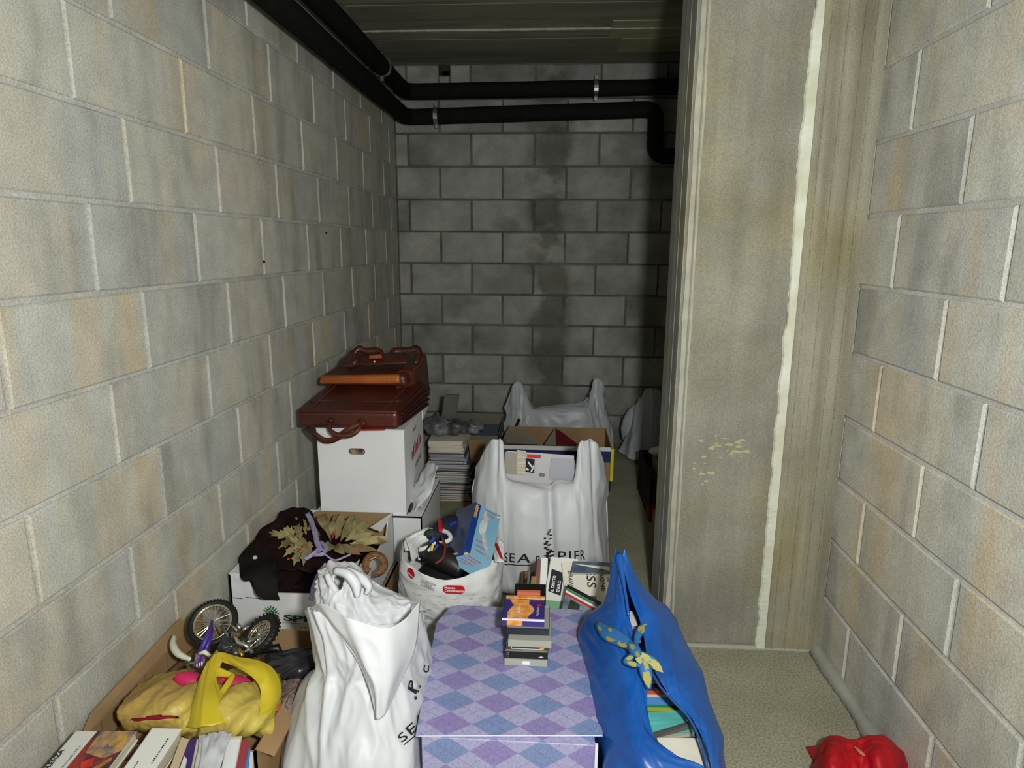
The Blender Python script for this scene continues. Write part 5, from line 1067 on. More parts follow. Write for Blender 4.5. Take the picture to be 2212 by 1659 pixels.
# black folded plastic and tweed pouch in the right part
cloth_strip([[az(575, 1425, .285), az(620, 1412, .30), az(660, 1408, .30), az(692, 1402, .29)], [az(580, 1445, .285), az(625, 1430, .305), az(665, 1428, .30), az(694, 1422, .29)],
             [az(600, 1468, .28), az(635, 1452, .30), az(670, 1444, .30), az(694, 1437, .285)], [az(605, 1490, .26), az(640, 1472, .27), az(675, 1458, .27), az(692, 1450, .265)]],
            'black_plastic_cover', mat('shiny_black', (42, 42, 46), .25, .6, var=.3, vscale=14), None, amp=.012, s=8.1, nu=30, nv=30, fu=2, fv=7, label='shiny black folded plastic cover right of the toy motorbike', cat='plastic cover')
MT = mat('tweed', (150, 134, 128), .9, .1, vcol=(84, 66, 64), vscale=150, bump=.8, bscale=200)
cloth_strip([[az(600, 1478, .27), az(630, 1465, .275), az(662, 1452, .275), az(690, 1440, .27)], [az(600, 1510, .27), az(625, 1500, .28), az(650, 1490, .28), az(672, 1468, .272)],
             [az(590, 1545, .265), az(612, 1535, .275), az(630, 1522, .275), az(648, 1500, .27)], [az(585, 1580, .255), az(600, 1570, .26), az(612, 1552, .262), az(625, 1530, .262)]],
            'tweed_cloth', MT, None, amp=.006, s=3.1, nu=24, nv=24, label='grey and red speckled tweed cloth between yellow bag and carton side', cat='cloth')
q = az(598, 1528, .282); MB_ = wad('red_floret', 'small orange-red paper scrap on the speckled tweed cloth', 'paper scrap', q-V((0, 0, .006)), .012, mat('orange_red', (206, 84, 56), .6), 1.3, sq=(.7, 1, .5))

# toy motorbike, lying upside down
M_tyre = mat('black_tyre', (22, 22, 22), .55, .4); M_rim = mat('chrome_rim', (196, 190, 150), .25, .6, metal=.7); M_spk = mat('chrome_spoke', (206, 204, 190), .2, .6, metal=.8)
M_fr = mat('toy_silver', (140, 142, 146), .3, .6, metal=.6); M_eng = mat('toy_engine', (96, 96, 98), .35, .5, metal=.5, vcol=(40, 40, 42), vscale=120)
M_vio = mat('violet_plastic', (74, 50, 150), .4, .5); M_ivory = mat('ivory_plastic', (216, 214, 196), .4, .4)
bike = thing('toy_motorbike', 'toy off-road motorbike lying upside down with spoked chrome wheels', 'toy motorbike', az(515, 1380, .33))
def wheel(cx, cy, z_, n_, R, tw, knob):
    c_ = az(cx, cy, z_); n_ = V(n_).normalized(); w_ = MB().torus(c_, n_, R-tw*.5, tw*.5, 44, 10).build('wheel', M_tyre, bike, smooth=True)
    a = n_.orthogonal().normalized(); b = n_.cross(a); mb = MB()
    for i in range(knob):
        q = 2*math.pi*i/knob; d = a*math.cos(q)+b*math.sin(q); s = -a*math.sin(q)+b*math.cos(q)
        for k in (-1, 0, 1):
            o_ = c_+d*(R-.001-abs(k)*.001)+n_*(k*tw*.30)+(s*.003 if k == 0 else V((0, 0, 0))); mb.slab(o_-s*.0018-n_*tw*.11, s*.0036, n_*tw*.22, d*.0032)
    mb.build('tread_knobs', M_tyre, w_, kind='stuff')
    MB().torus(c_, n_, R-tw*1.05, .0022, 44, 6).build('rim', M_rim, w_, smooth=True)
    MB().torus(c_+n_*tw*.25, n_, R-tw*1.0, .0014, 44, 6).build('rim', M_rim, w_, smooth=True)
    MB().tube([c_-n_*tw*.5, c_+n_*tw*.5], .0055, 12).build('hub', M_fr, w_, smooth=True)
    for i in range(28):
        q = 2*math.pi*i/28; d = a*math.cos(q)+b*math.sin(q); q2 = q+.35*(1 if i % 2 else -1); d2 = a*math.cos(q2)+b*math.sin(q2)
        MB().tube([c_+d2*.005+n_*tw*.3*(1 if i % 2 else -1), c_+d*(R-tw*1.1)], .0009, 5).build('spoke', M_spk, w_)
    return c_, n_
tocam = lambda p: (V((0, 0, EYE))-p).normalized()
w1 = az(460, 1345, .355); d1 = tocam(w1); n1 = (d1+Up*.42-Rt*.30).normalized()
c1, _ = wheel(460, 1345, .355, n1, .060, .014, 46)
w2 = az(563, 1372, .335); d2 = tocam(w2); n2 = (d2*.62-Rt*.70+Up*.50).normalized()
c2, _ = wheel(562, 1372, .335, n2, .057, .021, 30)
def tb(nm, pts, r, M, n=8): return MB().tube([V(p) if len(p) != 3 or isinstance(p, Vector) else az(*p) for p in pts], r, n).build(nm, M, bike, smooth=True)
tb('fork_leg', [c1+n1*.008, (447, 1378, .345), (432, 1410, .32)], [.003, .006, .007], M_vio); tb('fork_leg', [c1-n1*.010, (452, 1385, .33), (443, 1408, .315)], [.003, .006, .006], M_vio)
MB().hexa([az(418, 1440, .30), az(445, 1448, .30), az(446, 1446, .295), az(420, 1438, .295), az(422, 1412, .325), az(442, 1418, .325), az(444, 1416, .318), az(424, 1410, .318)]).build('number_plate', mat('violet_pattern', (150, 120, 160), .5, vcol=(84, 50, 120), vscale=70), bike)
bars(az(424, 1440, .312), Rt*.8+Up*.1, Up*.8, .018, .010, mat('print_white', (236, 236, 236)), bike, 3)
vs = []; P = [az(377, 1372, .335), az(374, 1392, .335), az(385, 1412, .33), (az(412, 1425, .325))]
for i in range(17):
    p = cr(P, i/16); w_ = .004+.004*math.sin(math.pi*i/16); d = (cr(P, min(1, i/16+.05))-cr(P, max(0, i/16-.05))).normalized(); s = d.cross(tocam(p)).normalized(); vs += [p-s*w_, p+tocam(p)*.004, p+s*w_]
mb = MB(); mb.add(vs, [(3*i+j, 3*i+j+1, 3*i+j+4, 3*i+j+3) for i in range(16) for j in range(2)]); solid(mb.build('mudguard', M_ivory, bike, smooth=True), .0025)
tb('mudguard', [(430, 1412, .33), (442, 1408, .335), (455, 1418, .32)], [.004, .006, .004], M_ivory)
tb('frame_tube', [(478, 1352, .35), (492, 1372, .345), (490, 1395, .33), (478, 1420, .31)], .0035, M_fr); tb('frame_tube', [(505, 1352, .345), (500, 1375, .34), (515, 1400, .325), (508, 1430, .30)], .0035, M_fr)
tb('frame_tube', [(500, 1345, .35), (512, 1350, .345), (520, 1358, .34)], .006, M_fr); tb('frame_tube', [c2, (540, 1385, .335), (510, 1392, .33)], .0045, M_fr); tb('frame_tube', [c2-n2*.014, (545, 1405, .315), (512, 1410, .315)], .0045, M_fr)
tb('exhaust_pipe', [(505, 1372, .35), (515, 1388, .345), (532, 1395, .335), (548, 1412, .315)], .005, M_spk); tb('exhaust_pipe', [(470, 1405, .33), (455, 1425, .31), (462, 1450, .30)], .004, M_fr)
for k, (px, py, z_, r) in enumerate(((492, 1400, .325, .018), (510, 1412, .315, .015), (524, 1392, .33, .012), (478, 1425, .305, .014))):
    wad('engine_part', None, None, az(px, py, z_)-bike.location-V((0, 0, r*.6)), r, M_eng, k*2.3, parent=bike, sq=(1, 1.1, .8), amp=.3)
for k, (a, b) in enumerate((((500, 1350, .352), (512, 1362, .35)), ((524, 1362, .345), (538, 1352, .35)), ((488, 1388, .34), (500, 1398, .335)), ((530, 1408, .33), (541, 1400, .335)))): tb('chrome_bolt', [a, b], .003, M_spk)
tb('gold_spring', [(516, 1402, .335), (524, 1418, .325)], .005, mat('gold', (214, 168, 70)))
tb('seat_tail', [(560, 1405, .30), (600, 1400, .295), (607, 1412, .285)], [.008, .012, .006], M_black); tb('handlebar', [(400, 1440, .30), (412, 1432, .305), (448, 1436, .30)], .003, M_fr)
for f_ in ((400, 1440, .302),): tb('grip', [f_, (392, 1450, .298)], .005, M_black)

# ---------------------------------------------------------------- yellow bag
M_yb = mat('yellow_poly', (212, 194, 92), .42, .4, vcol=(200, 160, 96), vscale=7, trans=.25, bump=.25, bscale=40); M_yb2 = mat('yellow_poly_bright', (216, 194, 50), .4, .4, trans=.22, bump=.2, bscale=40)
yb_ = thing('plastic_bag', 'knotted translucent yellow plastic bag over pink slippers in the left carton', 'bag', az(430, 1520, .30))
def A3(l): return [az(*p) for p in l]
YS = Sheet([A3([(305, 1484, .275), (345, 1462, .29), (400, 1456, .30), (450, 1460, .30), (500, 1455, .305), (560, 1450, .30), (600, 1462, .275)]),
            A3([(280, 1503, .31), (335, 1484, .335), (395, 1478, .345), (450, 1485, .34), (500, 1482, .35), (562, 1476, .34), (606, 1488, .29)]),
            A3([(264, 1528, .325), (330, 1508, .35), (390, 1508, .36), (440, 1516, .35), (500, 1512, .365), (560, 1508, .35), (598, 1515, .30)]),
            A3([(262, 1550, .315), (330, 1540, .345), (385, 1540, .35), (432, 1552, .34), (495, 1545, .36), (552, 1542, .345), (590, 1545, .30)]),
            A3([(272, 1566, .30), (330, 1562, .32), (388, 1572, .325), (430, 1586, .315), (490, 1584, .33), (545, 1575, .32), (588, 1575, .285)]),
            A3([(285, 1570, .27), (335, 1572, .28), (390, 1584, .285), (430, 1594, .285), (485, 1592, .29), (540, 1586, .285), (580, 1590, .26)])],
           lambda u, v: .009*fold(u*1.4+v*.5, v, 4, 1.4, 6.6)+.004*fold(u+v*.4, v, 11, 3, 2.2)+.0015*fold(u, v, 26, 14, 1.2)-.012*math.exp(-((u-.47)/.03)**2)*v)
def ymask(u, v):
    for (a, b, ru, rv) in ((.355, .17, .085, .07), (.70, .19, .11, .06), (.20, .66, .15, .022)):
        if ((u-a)/ru)**2+((v-b)/rv)**2 < 1: return True
    return False
YS.build('bag_skin', M_yb, yb_, nu=110, nv=90, mask=ymask)
def slipper(label, pts, r, M):
    P = A3(pts); t_ = thing('slipper', label, 'slipper', P[0], 'pink slippers in the yellow bag')
    MB().tube([cr(P, i/20) for i in range(21)], [r*(.35+.65*math.sin(math.pi*min(.97, max(.03, i/20)))**.6) for i in range(21)], 14).build('upper', M, t_, smooth=True); return t_
M_pinks = mat('raspberry_pink', (206, 40, 92), .5, .4)
slipper('left raspberry pink slipper showing through the yellow bag', [(365, 1480, .318), (400, 1472, .325), (445, 1478, .318)], .022, M_pinks)
slipper('right raspberry pink slipper showing through the yellow bag', [(450, 1484, .318), (500, 1480, .328), (550, 1482, .318)], .022, M_pinks)
slipper('dark red slipper at the lower left slit of the yellow bag', [(275, 1552, .305), (330, 1544, .318), (395, 1545, .318)], .020, mat('crimson', (150, 30, 54), .5))
MB().tube([az(515, 1483, .352), az(518, 1483, .356)], .003, 8).build('dark_rivet', M_ink, yb_)
# handle loops
def band(nm, pts, wds, M, parent, n=28, t=.0012, amp=.001):
    P = A3(pts); vs = []
    for i in range(n+1):
        f_ = i/n; p = cr(P, f_); d = (cr(P, min(1, f_+.02))-cr(P, max(0, f_-.02))).normalized(); c_ = tocam(p); s = d.cross(c_).normalized(); w_ = cr([V((x, 0, 0)) for x in wds], f_).x
        for k in (-1, -.67, -.33, 0, .33, .67, 1): vs.append(p+s*k*w_*.5+c_*(amp*(1-k*k)*2+.10*w_*fold(k*1.3+2, f_*1.5, 1.5, 1.5, len(P)+wds[0]*90)))
    mb = MB(); mb.add(vs, [(7*i+j, 7*i+j+1, 7*i+j+8, 7*i+j+7) for i in range(n) for j in range(6)]); o_ = mb.build(nm, M, parent, smooth=True); solid(o_, t); return o_
Sheet([A3([(446, 1440, .385), (455, 1422, .388), (466, 1413, .39), (480, 1411, .39), (492, 1415, .39)]),
       A3([(434, 1462, .375), (444, 1446, .382), (458, 1436, .385), (470, 1430, .386), (482, 1428, .386)]),
       A3([(425, 1492, .365), (436, 1482, .378), (450, 1474, .38), (458, 1470, .376), (466, 1466, .372)]),
       A3([(414, 1530, .355), (428, 1520, .372), (446, 1514, .376), (464, 1512, .374), (484, 1512, .366)]),
       A3([(402, 1572, .330), (420, 1572, .352), (444, 1570, .358), (468, 1566, .356), (498, 1560, .345)])],
      lambda u, v: .003*fold(u*1.3, v*.4, 3.0, 1.2, 5.5)).build('carry_handle', M_yb2, yb_, nu=30, nv=40)
Sheet([A3([(470, 1410, .388), (505, 1418, .392), (548, 1428, .392), (584, 1440, .385), (602, 1462, .365), (606, 1490, .34), (598, 1520, .322), (590, 1550, .305)]),
       A3([(474, 1420, .386), (508, 1430, .392), (544, 1444, .392), (572, 1460, .385), (586, 1484, .368), (588, 1508, .352), (582, 1532, .336), (574, 1556, .318)]),
       A3([(480, 1428, .382), (508, 1440, .384), (536, 1456, .384), (556, 1476, .378), (564, 1500, .368), (562, 1524, .358), (556, 1546, .346), (548, 1566, .33)])],
      lambda u, v: .005*fold(u, v*.6, 5, 1.5, 3.5)).build('carry_handle', M_yb2, yb_, nu=50, nv=24)
band('carry_handle', [(443, 1462, .372), (465, 1452, .374), (485, 1455, .372), (503, 1460, .37)], [.012, .020, .014, .010], M_yb2, yb_)
band('carry_handle', [(505, 1456, .372), (497, 1470, .372), (485, 1488, .37), (474, 1506, .368)], [.008, .012, .012, .008], M_yb2, yb_)

# ---------------------------------------------------------------- books at the lower left corner
bc2, _ = open_carton('carton', 'brown carton of books in the near left corner, mostly out of frame', 'carton', (-.985, .72, 0), X, Y_, .40, .40, .26, M_kraft, M_kraft)
r, f = book('paperback with white title strip and dark red photo cover, leftmost in the corner', az(25, 1740, .335), az(175, 1740, .335), az(163, 1580, .35), .022, cW)
M_ph = mat('riot_photo', (160, 60, 50), .5, .3, vcol=(46, 44, 52), vscale=34); M_ph2 = mat('riot_photo2', (196, 150, 84), .5, .3, vcol=(92, 96, 110), vscale=50)
quad(f, [(.34, 0), (1.0, 0), (1.0, 1), (.36, 1)], M_ph, r, 'cover_photo', .0003); quad(f, [(.45, .68), (.80, .60), (1.0, .72), (1.0, 1), (.42, 1)], M_ph2, r, 'cover_photo', .0006)
for pts, c in (([(.50, .55), (.62, .40), (.72, .50), (.66, .62)], (206, 60, 48)), ([(.62, .34), (.92, .62), (.96, .57), (.68, .28)], (190, 130, 70)), ([(.70, .82), (.90, .95), (.94, .88), (.76, .76)], (200, 160, 70)), ([(.42, .30), (.60, .16), (.70, .30), (.56, .42)], (210, 40, 44))):
    quad(f, pts, mat('photo_%d_%d' % (c[0], c[1]), c, .5, var=.4, vscale=60), r, 'photo_shape', .0009)
text_plane('VIOLENZA', f(.10, .34, .001), f(.10, 1)-f(.10, 0), f(0, .5)-f(.3, .5), M_ink, r, width=.062, height=.0105, bold=.04); text_plane('E', f(.10, .26, .001), f(.10, 1)-f(.10, 0), f(0, .5)-f(.3, .5), M_ink, r, height=.0105, bold=.04)
text_plane('PA', f(.22, .22, .001), f(.10, 1)-f(.10, 0), f(0, .5)-f(.3, .5), M_ink, r, height=.0095, bold=.04); bars(f(.30, .42, .001), f(.10, 1)-f(.10, 0), f(0, .5)-f(.3, .5), .06, .004, mat('grey_print', (120, 120, 126)), r, 14)
r, f = book('thick plain white book with beige page edges in the corner carton', az(210, 1740, .345), az(285, 1740, .338), az(328, 1573, .362), .040, cW)
a_ = f(0, 0); bars(f(.34, .36, .001), f(.5, 1)-f(.5, 0), f(0, .5)-f(1, .5), .03, .003, M_ink, r, 8); bars(f(.80, .50, .001), f(.5, 1)-f(.5, 0), f(0, .5)-f(1, .5), .06, .003, M_ink, r, 12)
def topbook(label, q, zt_, dz, M, pagesM=None):
    r = thing('book', label, 'book', az(q[0][0], q[0][1], zt_)); t_ = [az(x, y, zt_) for x, y in q]; d = V((0, 0, -dz))
    MB().hexa([p+d for p in t_]+t_).build('cover', M, r)
    if pagesM:
        c_ = sum(t_, V((0, 0, 0)))/4; i_ = [c_+(p-c_)*.86+V((0, 0, .0008)) for p in t_]; MB().hexa([p-V((0, 0, .002)) for p in i_]+i_).build('pages', pagesM, r)
    return r
topbook('cream paperback pages side up right of the thick white book', [(352, 1700), (386, 1700), (410, 1598), (392, 1592)], .335, .08, mat('beige_pages', (206, 186, 152), .9, var=.08))
r = topbook('violet folder standing among the corner books', [(372, 1700), (410, 1700), (424, 1592), (408, 1600)], .340, .10, mat('violet_folder', (66, 44, 108), .5)); 
topbook('white leaflet slipped in front of the violet folder', [(378, 1690), (392, 1690), (404, 1640), (398, 1632)], .345, .03, cW)
topbook('glossy grey catalogue in a clear sleeve among the corner books', [(405, 1700), (440, 1700), (446, 1598), (425, 1596)], .345, .10, mat('glossy_grey', (178, 180, 176), .2, .6, var=.1, vscale=9), M_paper)
cloth_strip([[az(430, 1592, .352), az(462, 1585, .356), az(500, 1584, .352)], [az(432, 1620, .352), az(455, 1612, .362), az(492, 1605, .354)], [az(424, 1655, .350), az(445, 1650, .360), az(478, 1650, .352)], [az(410, 1700, .348), az(435, 1700, .356), az(465, 1700, .350)]],
            'plastic_sleeve', mat('film_sleeve', (212, 214, 218), .18, .6, trans=.2), None, amp=.005, s=4.4, nu=20, nv=26, label='shiny clear plastic sleeve draped over the middle of the corner books', cat='plastic sleeve')
r = topbook('white booklet with a small green bar near the maroon book', [(470, 1700), (500, 1700), (522, 1590), (492, 1592)], .346, .10, cW2, M_white)
o_ = [az(x, y, .3475) for x, y in ((466, 1642), (474, 1645), (484, 1618), (476, 1616))]; MB().prism(o_, (0, 0, .0006)).build('green_bar', M_green, r)
topbook('dusty maroon book standing near the right end of the corner books', [(498, 1700), (520, 1700), (541, 1600), (492, 1597)], .340, .12, mat('dusty_maroon', (150, 62, 72), .6))
topbook('narrow bright blue folder at the right end of the corner books', [(522, 1700), (528, 1700), (540, 1615), (532, 1612)], .338, .12, mat('sky_blue_folder', (44, 140, 200), .4))
topbook('translucent white folder beside the bright blue one', [(532, 1700), (545, 1700), (546, 1625), (541, 1622)], .330, .12, cW)

# ---------------------------------------------------------------- near white shop bag
fb = thing('shop_bag', 'tall crumpled white shop bag in the left foreground with slanted dark lettering', 'bag', (-.42, 1.28, 0))
FB = Sheet([
    L8([(668, 1316, 1.34), (674, 1310, 1.29), (700, 1318, 1.25), (740, 1332, 1.235), (790, 1345, 1.235), (840, 1350, 1.25), (880, 1335, 1.30), (902, 1322, 1.36), (905, 1320, 1.44)]),
    L8([(676, 1360, 1.34), (684, 1362, 1.27), (712, 1368, 1.23), (748, 1376, 1.215), (792, 1382, 1.215), (838, 1385, 1.23), (878, 1375, 1.29), (905, 1365, 1.36), (915, 1362, 1.45)]),
    L8([(686, 1415, 1.34), (693, 1418, 1.26), (718, 1424, 1.22), (752, 1430, 1.205), (793, 1434, 1.20), (838, 1434, 1.22), (880, 1425, 1.28), (914, 1415, 1.37), (930, 1410, 1.47)]),
    L8([(690, 1445, 1.34), (694, 1450, 1.26), (715, 1458, 1.22), (750, 1464, 1.20), (792, 1468, 1.195), (838, 1468, 1.215), (882, 1460, 1.27), (918, 1448, 1.37), (940, 1440, 1.48)]),
    L8([(655, 1482, 1.33), (668, 1488, 1.25), (702, 1496, 1.20), (745, 1502, 1.185), (790, 1505, 1.18), (838, 1505, 1.20), (884, 1498, 1.25), (925, 1485, 1.37), (950, 1475, 1.49)]),
    L8([(632, 1560, 1.30), (642, 1568, 1.22), (680, 1578, 1.17), (732, 1584, 1.155), (785, 1586, 1.15), (838, 1586, 1.17), (886, 1578, 1.22), (930, 1560, 1.36), (960, 1545, 1.50)]),
    L8([(618, 1650, 1.27), (626, 1658, 1.18), (668, 1668, 1.135), (724, 1674, 1.12), (782, 1676, 1.115), (838, 1676, 1.135), (888, 1668, 1.18), (935, 1645, 1.34), (970, 1620, 1.50)]),
    [V((-.565, 1.30, .12)), V((-.555, 1.17, .10)), V((-.52, 1.12, .09)), V((-.46, 1.10, .09)), V((-.40, 1.10, .09)), V((-.34, 1.12, .09)), V((-.29, 1.16, .09)), V((-.28, 1.30, .10)), V((-.28, 1.46, .12))],
    [V((-.555, 1.30, .003)), V((-.545, 1.18, .003)), V((-.51, 1.13, .003)), V((-.46, 1.11, .003)), V((-.40, 1.11, .003)), V((-.34, 1.13, .003)), V((-.30, 1.17, .003)), V((-.29, 1.30, .003)), V((-.29, 1.44, .003))]],
    lambda u, v: .010*fold(u+.15*v, v, 5, .9, 2.6)*(.3+v)+.006*fold(u-.3*v, v, 9, 2.2, 8.8)+.010*math.exp(-((u-.22-.12*v)/.02)**2)+.008*math.exp(-((u-.52+.25*v)/.03)**2)*(v < .8)+.0025*fold(u, v, 18, 9, 4))
FB.build('front_sheet', M_wbag, fb, nu=150, nv=130)
# folded-over outer flap
FL = Sheet([L8([(672, 1312, 1.27), (695, 1302, 1.22), (728, 1318, 1.20), (770, 1338, 1.19), (830, 1356, 1.19), (868, 1340, 1.23), (905, 1298, 1.30)]),
            L8([(700, 1330, 1.24), (722, 1345, 1.205), (748, 1365, 1.19), (790, 1392, 1.175), (840, 1400, 1.18), (872, 1385, 1.22), (901, 1345, 1.28)]),
            L8([(740, 1375, 1.21), (757, 1395, 1.195), (775, 1415, 1.175), (805, 1440, 1.16), (845, 1440, 1.17), (872, 1425, 1.21), (893, 1400, 1.26)]),
            L8([(783, 1440, 1.18), (792, 1452, 1.17), (802, 1468, 1.155), (820, 1485, 1.15), (842, 1482, 1.16), (857, 1472, 1.19), (870, 1455, 1.22)]),
            L8([(812, 1530, 1.155), (814, 1535, 1.15), (817, 1542, 1.145), (821, 1550, 1.14), (826, 1545, 1.145), (831, 1538, 1.155), (836, 1530, 1.165)])],
           lambda u, v: .004*fold(u, v, 4, 2, 3.3)+.006*math.exp(-((u-.45)/.06)**2))
FL.build('folded_flap', M_wbag, fb, nu=60, nv=60)
BK = Sheet([L8([(690, 1258, 1.42), (694, 1238, 1.43), (706, 1222, 1.44), (736, 1216, 1.45), (765, 1228, 1.45), (800, 1256, 1.44), (850, 1290, 1.42), (882, 1305, 1.40)]),
            L8([(690, 1275, 1.40), (698, 1262, 1.385), (715, 1252, 1.38), (738, 1250, 1.38), (765, 1258, 1.38), (798, 1280, 1.38), (846, 1304, 1.38), (885, 1312, 1.385)]),
            L8([(690, 1300, 1.38), (700, 1295, 1.36), (716, 1290, 1.35), (738, 1290, 1.345), (764, 1296, 1.345), (798, 1308, 1.35), (845, 1322, 1.36), (888, 1322, 1.375)]),
            L8([(688, 1345, 1.36), (700, 1345, 1.34), (716, 1345, 1.33), (740, 1348, 1.325), (768, 1352, 1.325), (800, 1358, 1.33), (845, 1365, 1.34), (892, 1360, 1.36)])],
           lambda u, v: .009*fold(u, v, 6, 2.2, 9.1)+.004*fold(u, v, 13, 5, 1.9))
BK.build('back_sheet', M_wbag, fb, nu=80, nv=60, mask=lambda u, v: ((u-.40+.12*(v-.45))/.055)**2+((v-.42)/.16)**2 < 1)
Sheet([[at(690, 1258, 1.425), at(736, 1218, 1.455), at(882, 1305, 1.41)], [V((-.55, 1.45, .40)), V((-.43, 1.50, .40)), V((-.31, 1.50, .38))], [V((-.55, 1.42, .003)), V((-.43, 1.46, .003)), V((-.31, 1.46, .003))]]).build('rear_sheet', M_wbag, fb, nu=20, nv=30)
for a, wds in (([(706, 1240, 1.375), (716, 1262, 1.36), (730, 1285, 1.35), (742, 1305, 1.34)], (.014, .018, .016, .01)), ([(722, 1232, 1.37), (750, 1240, 1.355), (768, 1262, 1.35), (772, 1290, 1.34)], (.016, .022, .024, .012)), ([(748, 1228, 1.38), (780, 1248, 1.365), (796, 1268, 1.355), (790, 1284, 1.35)], (.012, .022, .018, .008))):
    P = L8(a); vs = []; n = 20
    for i in range(n+1):
        f_ = i/n; p = cr(P, f_); d = (cr(P, min(1, f_+.03))-cr(P, max(0, f_-.03))).normalized(); c_ = tocam(p); s = d.cross(c_).normalized(); w_ = cr([V((x, 0, 0)) for x in wds], f_).x
        vs += [p-s*w_*.5, p-s*w_*.2+c_*.006, p+s*w_*.2+c_*.006, p+s*w_*.5]
    mb = MB(); mb.add(vs, [(4*i+j, 4*i+j+1, 4*i+j+5, 4*i+j+4) for i in range(n) for j in range(3)]); solid(mb.build('twisted_handle', M_wbag, fb, smooth=True), .0015)
text_px('SEA', FB, (858, 1606), (905, 1549), (848, 1588), M_ink, fb, spacing=1.15, underline=True, lift=.005)
text_px('P', FB, (884, 1500), (888, 1475), (868, 1490), M_ink, fb, lift=.005); text_px('C', FB, (914, 1455), (914, 1438), (904, 1452), M_ink, fb, lift=.005)
mb = MB(); rnd3 = random.Random(9)
for i in range(9):
    u_, v_ = sheet_uv(FB, 884+rnd3.uniform(-12, 10), 1488+rnd3.uniform(-6, 22)); P = [FB.pt(min(1, u_+a*.006), v_+b*.008*rnd3.uniform(.4, 1.3), .0052) for a, b in ((-1, -1), (1, -.6), (.6, 1), (-.8, .8))]; mb.add(P, [(0, 1, 2, 3)])
mb.build('emblem_print', M_ink, fb, kind='stuff')

# ---------------------------------------------------------------- blue tote
M_blue = mat('blue_tarpaulin', (20, 88, 168), .34, .5, vcol=(14, 72, 146), vscale=6, bump=.4, bscale=26); M_bluei = mat('blue_tarpaulin_inner', (22, 70, 132), .5, .4)
tote = thing('tote_bag', 'large shiny blue tarpaulin tote full of books, tied with a ribbon', 'bag', (.28, 1.45, 0))
pL = [(1340, 1197, .560), (1346, 1240, .52), (1355, 1305, .475), (1362, 1360, .44), (1378, 1420, .415), (1394, 1475, .395), (1399, 1540, .375), (1412, 1592, .36), (1455, 1632, .345), (1520, 1658, .33), (1548, 1700, .30)]
mLm = [(1333, 1197, .558), (1332, 1242, .51), (1332, 1308, .46), (1320, 1362, .43), (1330, 1420, .405), (1345, 1480, .385), (1352, 1545, .365), (1362, 1605, .35), (1385, 1665, .33), (1420, 1720, .30), (1440, 1760, .28)]
oL = [(1329, 1198, .555), (1319, 1245, .49), (1303, 1310, .42), (1262, 1352, .36), (1270, 1405, .33), (1282, 1475, .315), (1294, 1545, .30), (1304, 1605, .285), (1306, 1665, .27), (1308, 1730, .24), (1310, 1790, .2)]
def rowz(l): return [az(*p) for p in l]
def drop(l, dz, dx=0): return [V((p.x+dx, p.y, max(.003, p.z*dz))) for p in rowz(l)]
ml2 = [((a[0]*.55+b[0]*.45), (a[1]*.55+b[1]*.45), (a[2]*.5+b[2]*.5)+.006) for a, b in zip(pL, mLm)]
bl_disp = lambda s: (lambda u, v: (.008*fold(u, v*1.0, 4, 1.3, s)+.0035*fold(u+v, v, 9, 3, s+2)+.0012*fold(u, v, 22, 12, s+1))*min(1, max(0, u-.03)*5))
LS = Sheet([rowz(pL), rowz(ml2), rowz(mLm), rowz(oL), drop(oL, .55, .012), drop(oL, 0, .02)], bl_disp(3.7))
LS.build('left_panel', M_blue, tote, nu=110, nv=70)
iR = [(1340, 1197, .560), (1349, 1240, .52), (1366, 1305, .48), (1385, 1365, .45), (1400, 1425, .43), (1420, 1474, .41), (1452, 1512, .395), (1488, 1550, .38), (1512, 1600, .36), (1527, 1655, .34), (1536, 1700, .30)]
mR = [(1345, 1198, .558), (1362, 1248, .51), (1395, 1306, .475), (1424, 1352, .445), (1444, 1408, .42), (1464, 1462, .40), (1490, 1508, .385), (1516, 1552, .37), (1532, 1606, .345), (1543, 1662, .32), (1552, 1710, .28)]
oR = [(1349, 1199, .553), (1376, 1256, .48), (1421, 1308, .42), (1458, 1346, .38), (1481, 1398, .35), (1505, 1452, .335), (1525, 1503, .32), (1543, 1556, .30), (1554, 1612, .28), (1562, 1668, .26), (1566, 1720, .22)]
RS = Sheet([rowz(iR), rowz(mR), rowz(oR), drop(oR, .6, -.004), drop(oR, 0, -.03)], bl_disp(9.2))
RS.build('right_panel', M_blue, tote, nu=110, nv=60)
MB().tube([cr(rowz(iR), .45+.5*i/20) for i in range(21)], .003, 6).build('handle_hem', M_bluei, tote, smooth=True)
Sheet([[p+V((0, 0, -.0)) for p in rowz(oL)[3:]], [V((.20, p.y, .004)) for p in rowz(oL)[3:]], [p for p in rowz(oR)[3:]]]).pt
MB().prism([V((.15, 1.05, .004)), V((.36, 1.08, .004)), V((.34, 1.72, .004)), V((.17, 1.72, .004))], (0, 0, .002)).build('bag_bottom', M_bluei, tote)
# glossy handle strip up the slit and the peak
MB().tube([cr([az(1337, 1195, .562), az(1344, 1240, .53), az(1354, 1300, .49), az(1358, 1330, .47)], i/14) for i in range(15)], [max(.0035, .0115-.0011*i) if i else .006 for i in range(15)], 10).build('handle_seam', M_blue, tote, smooth=True)
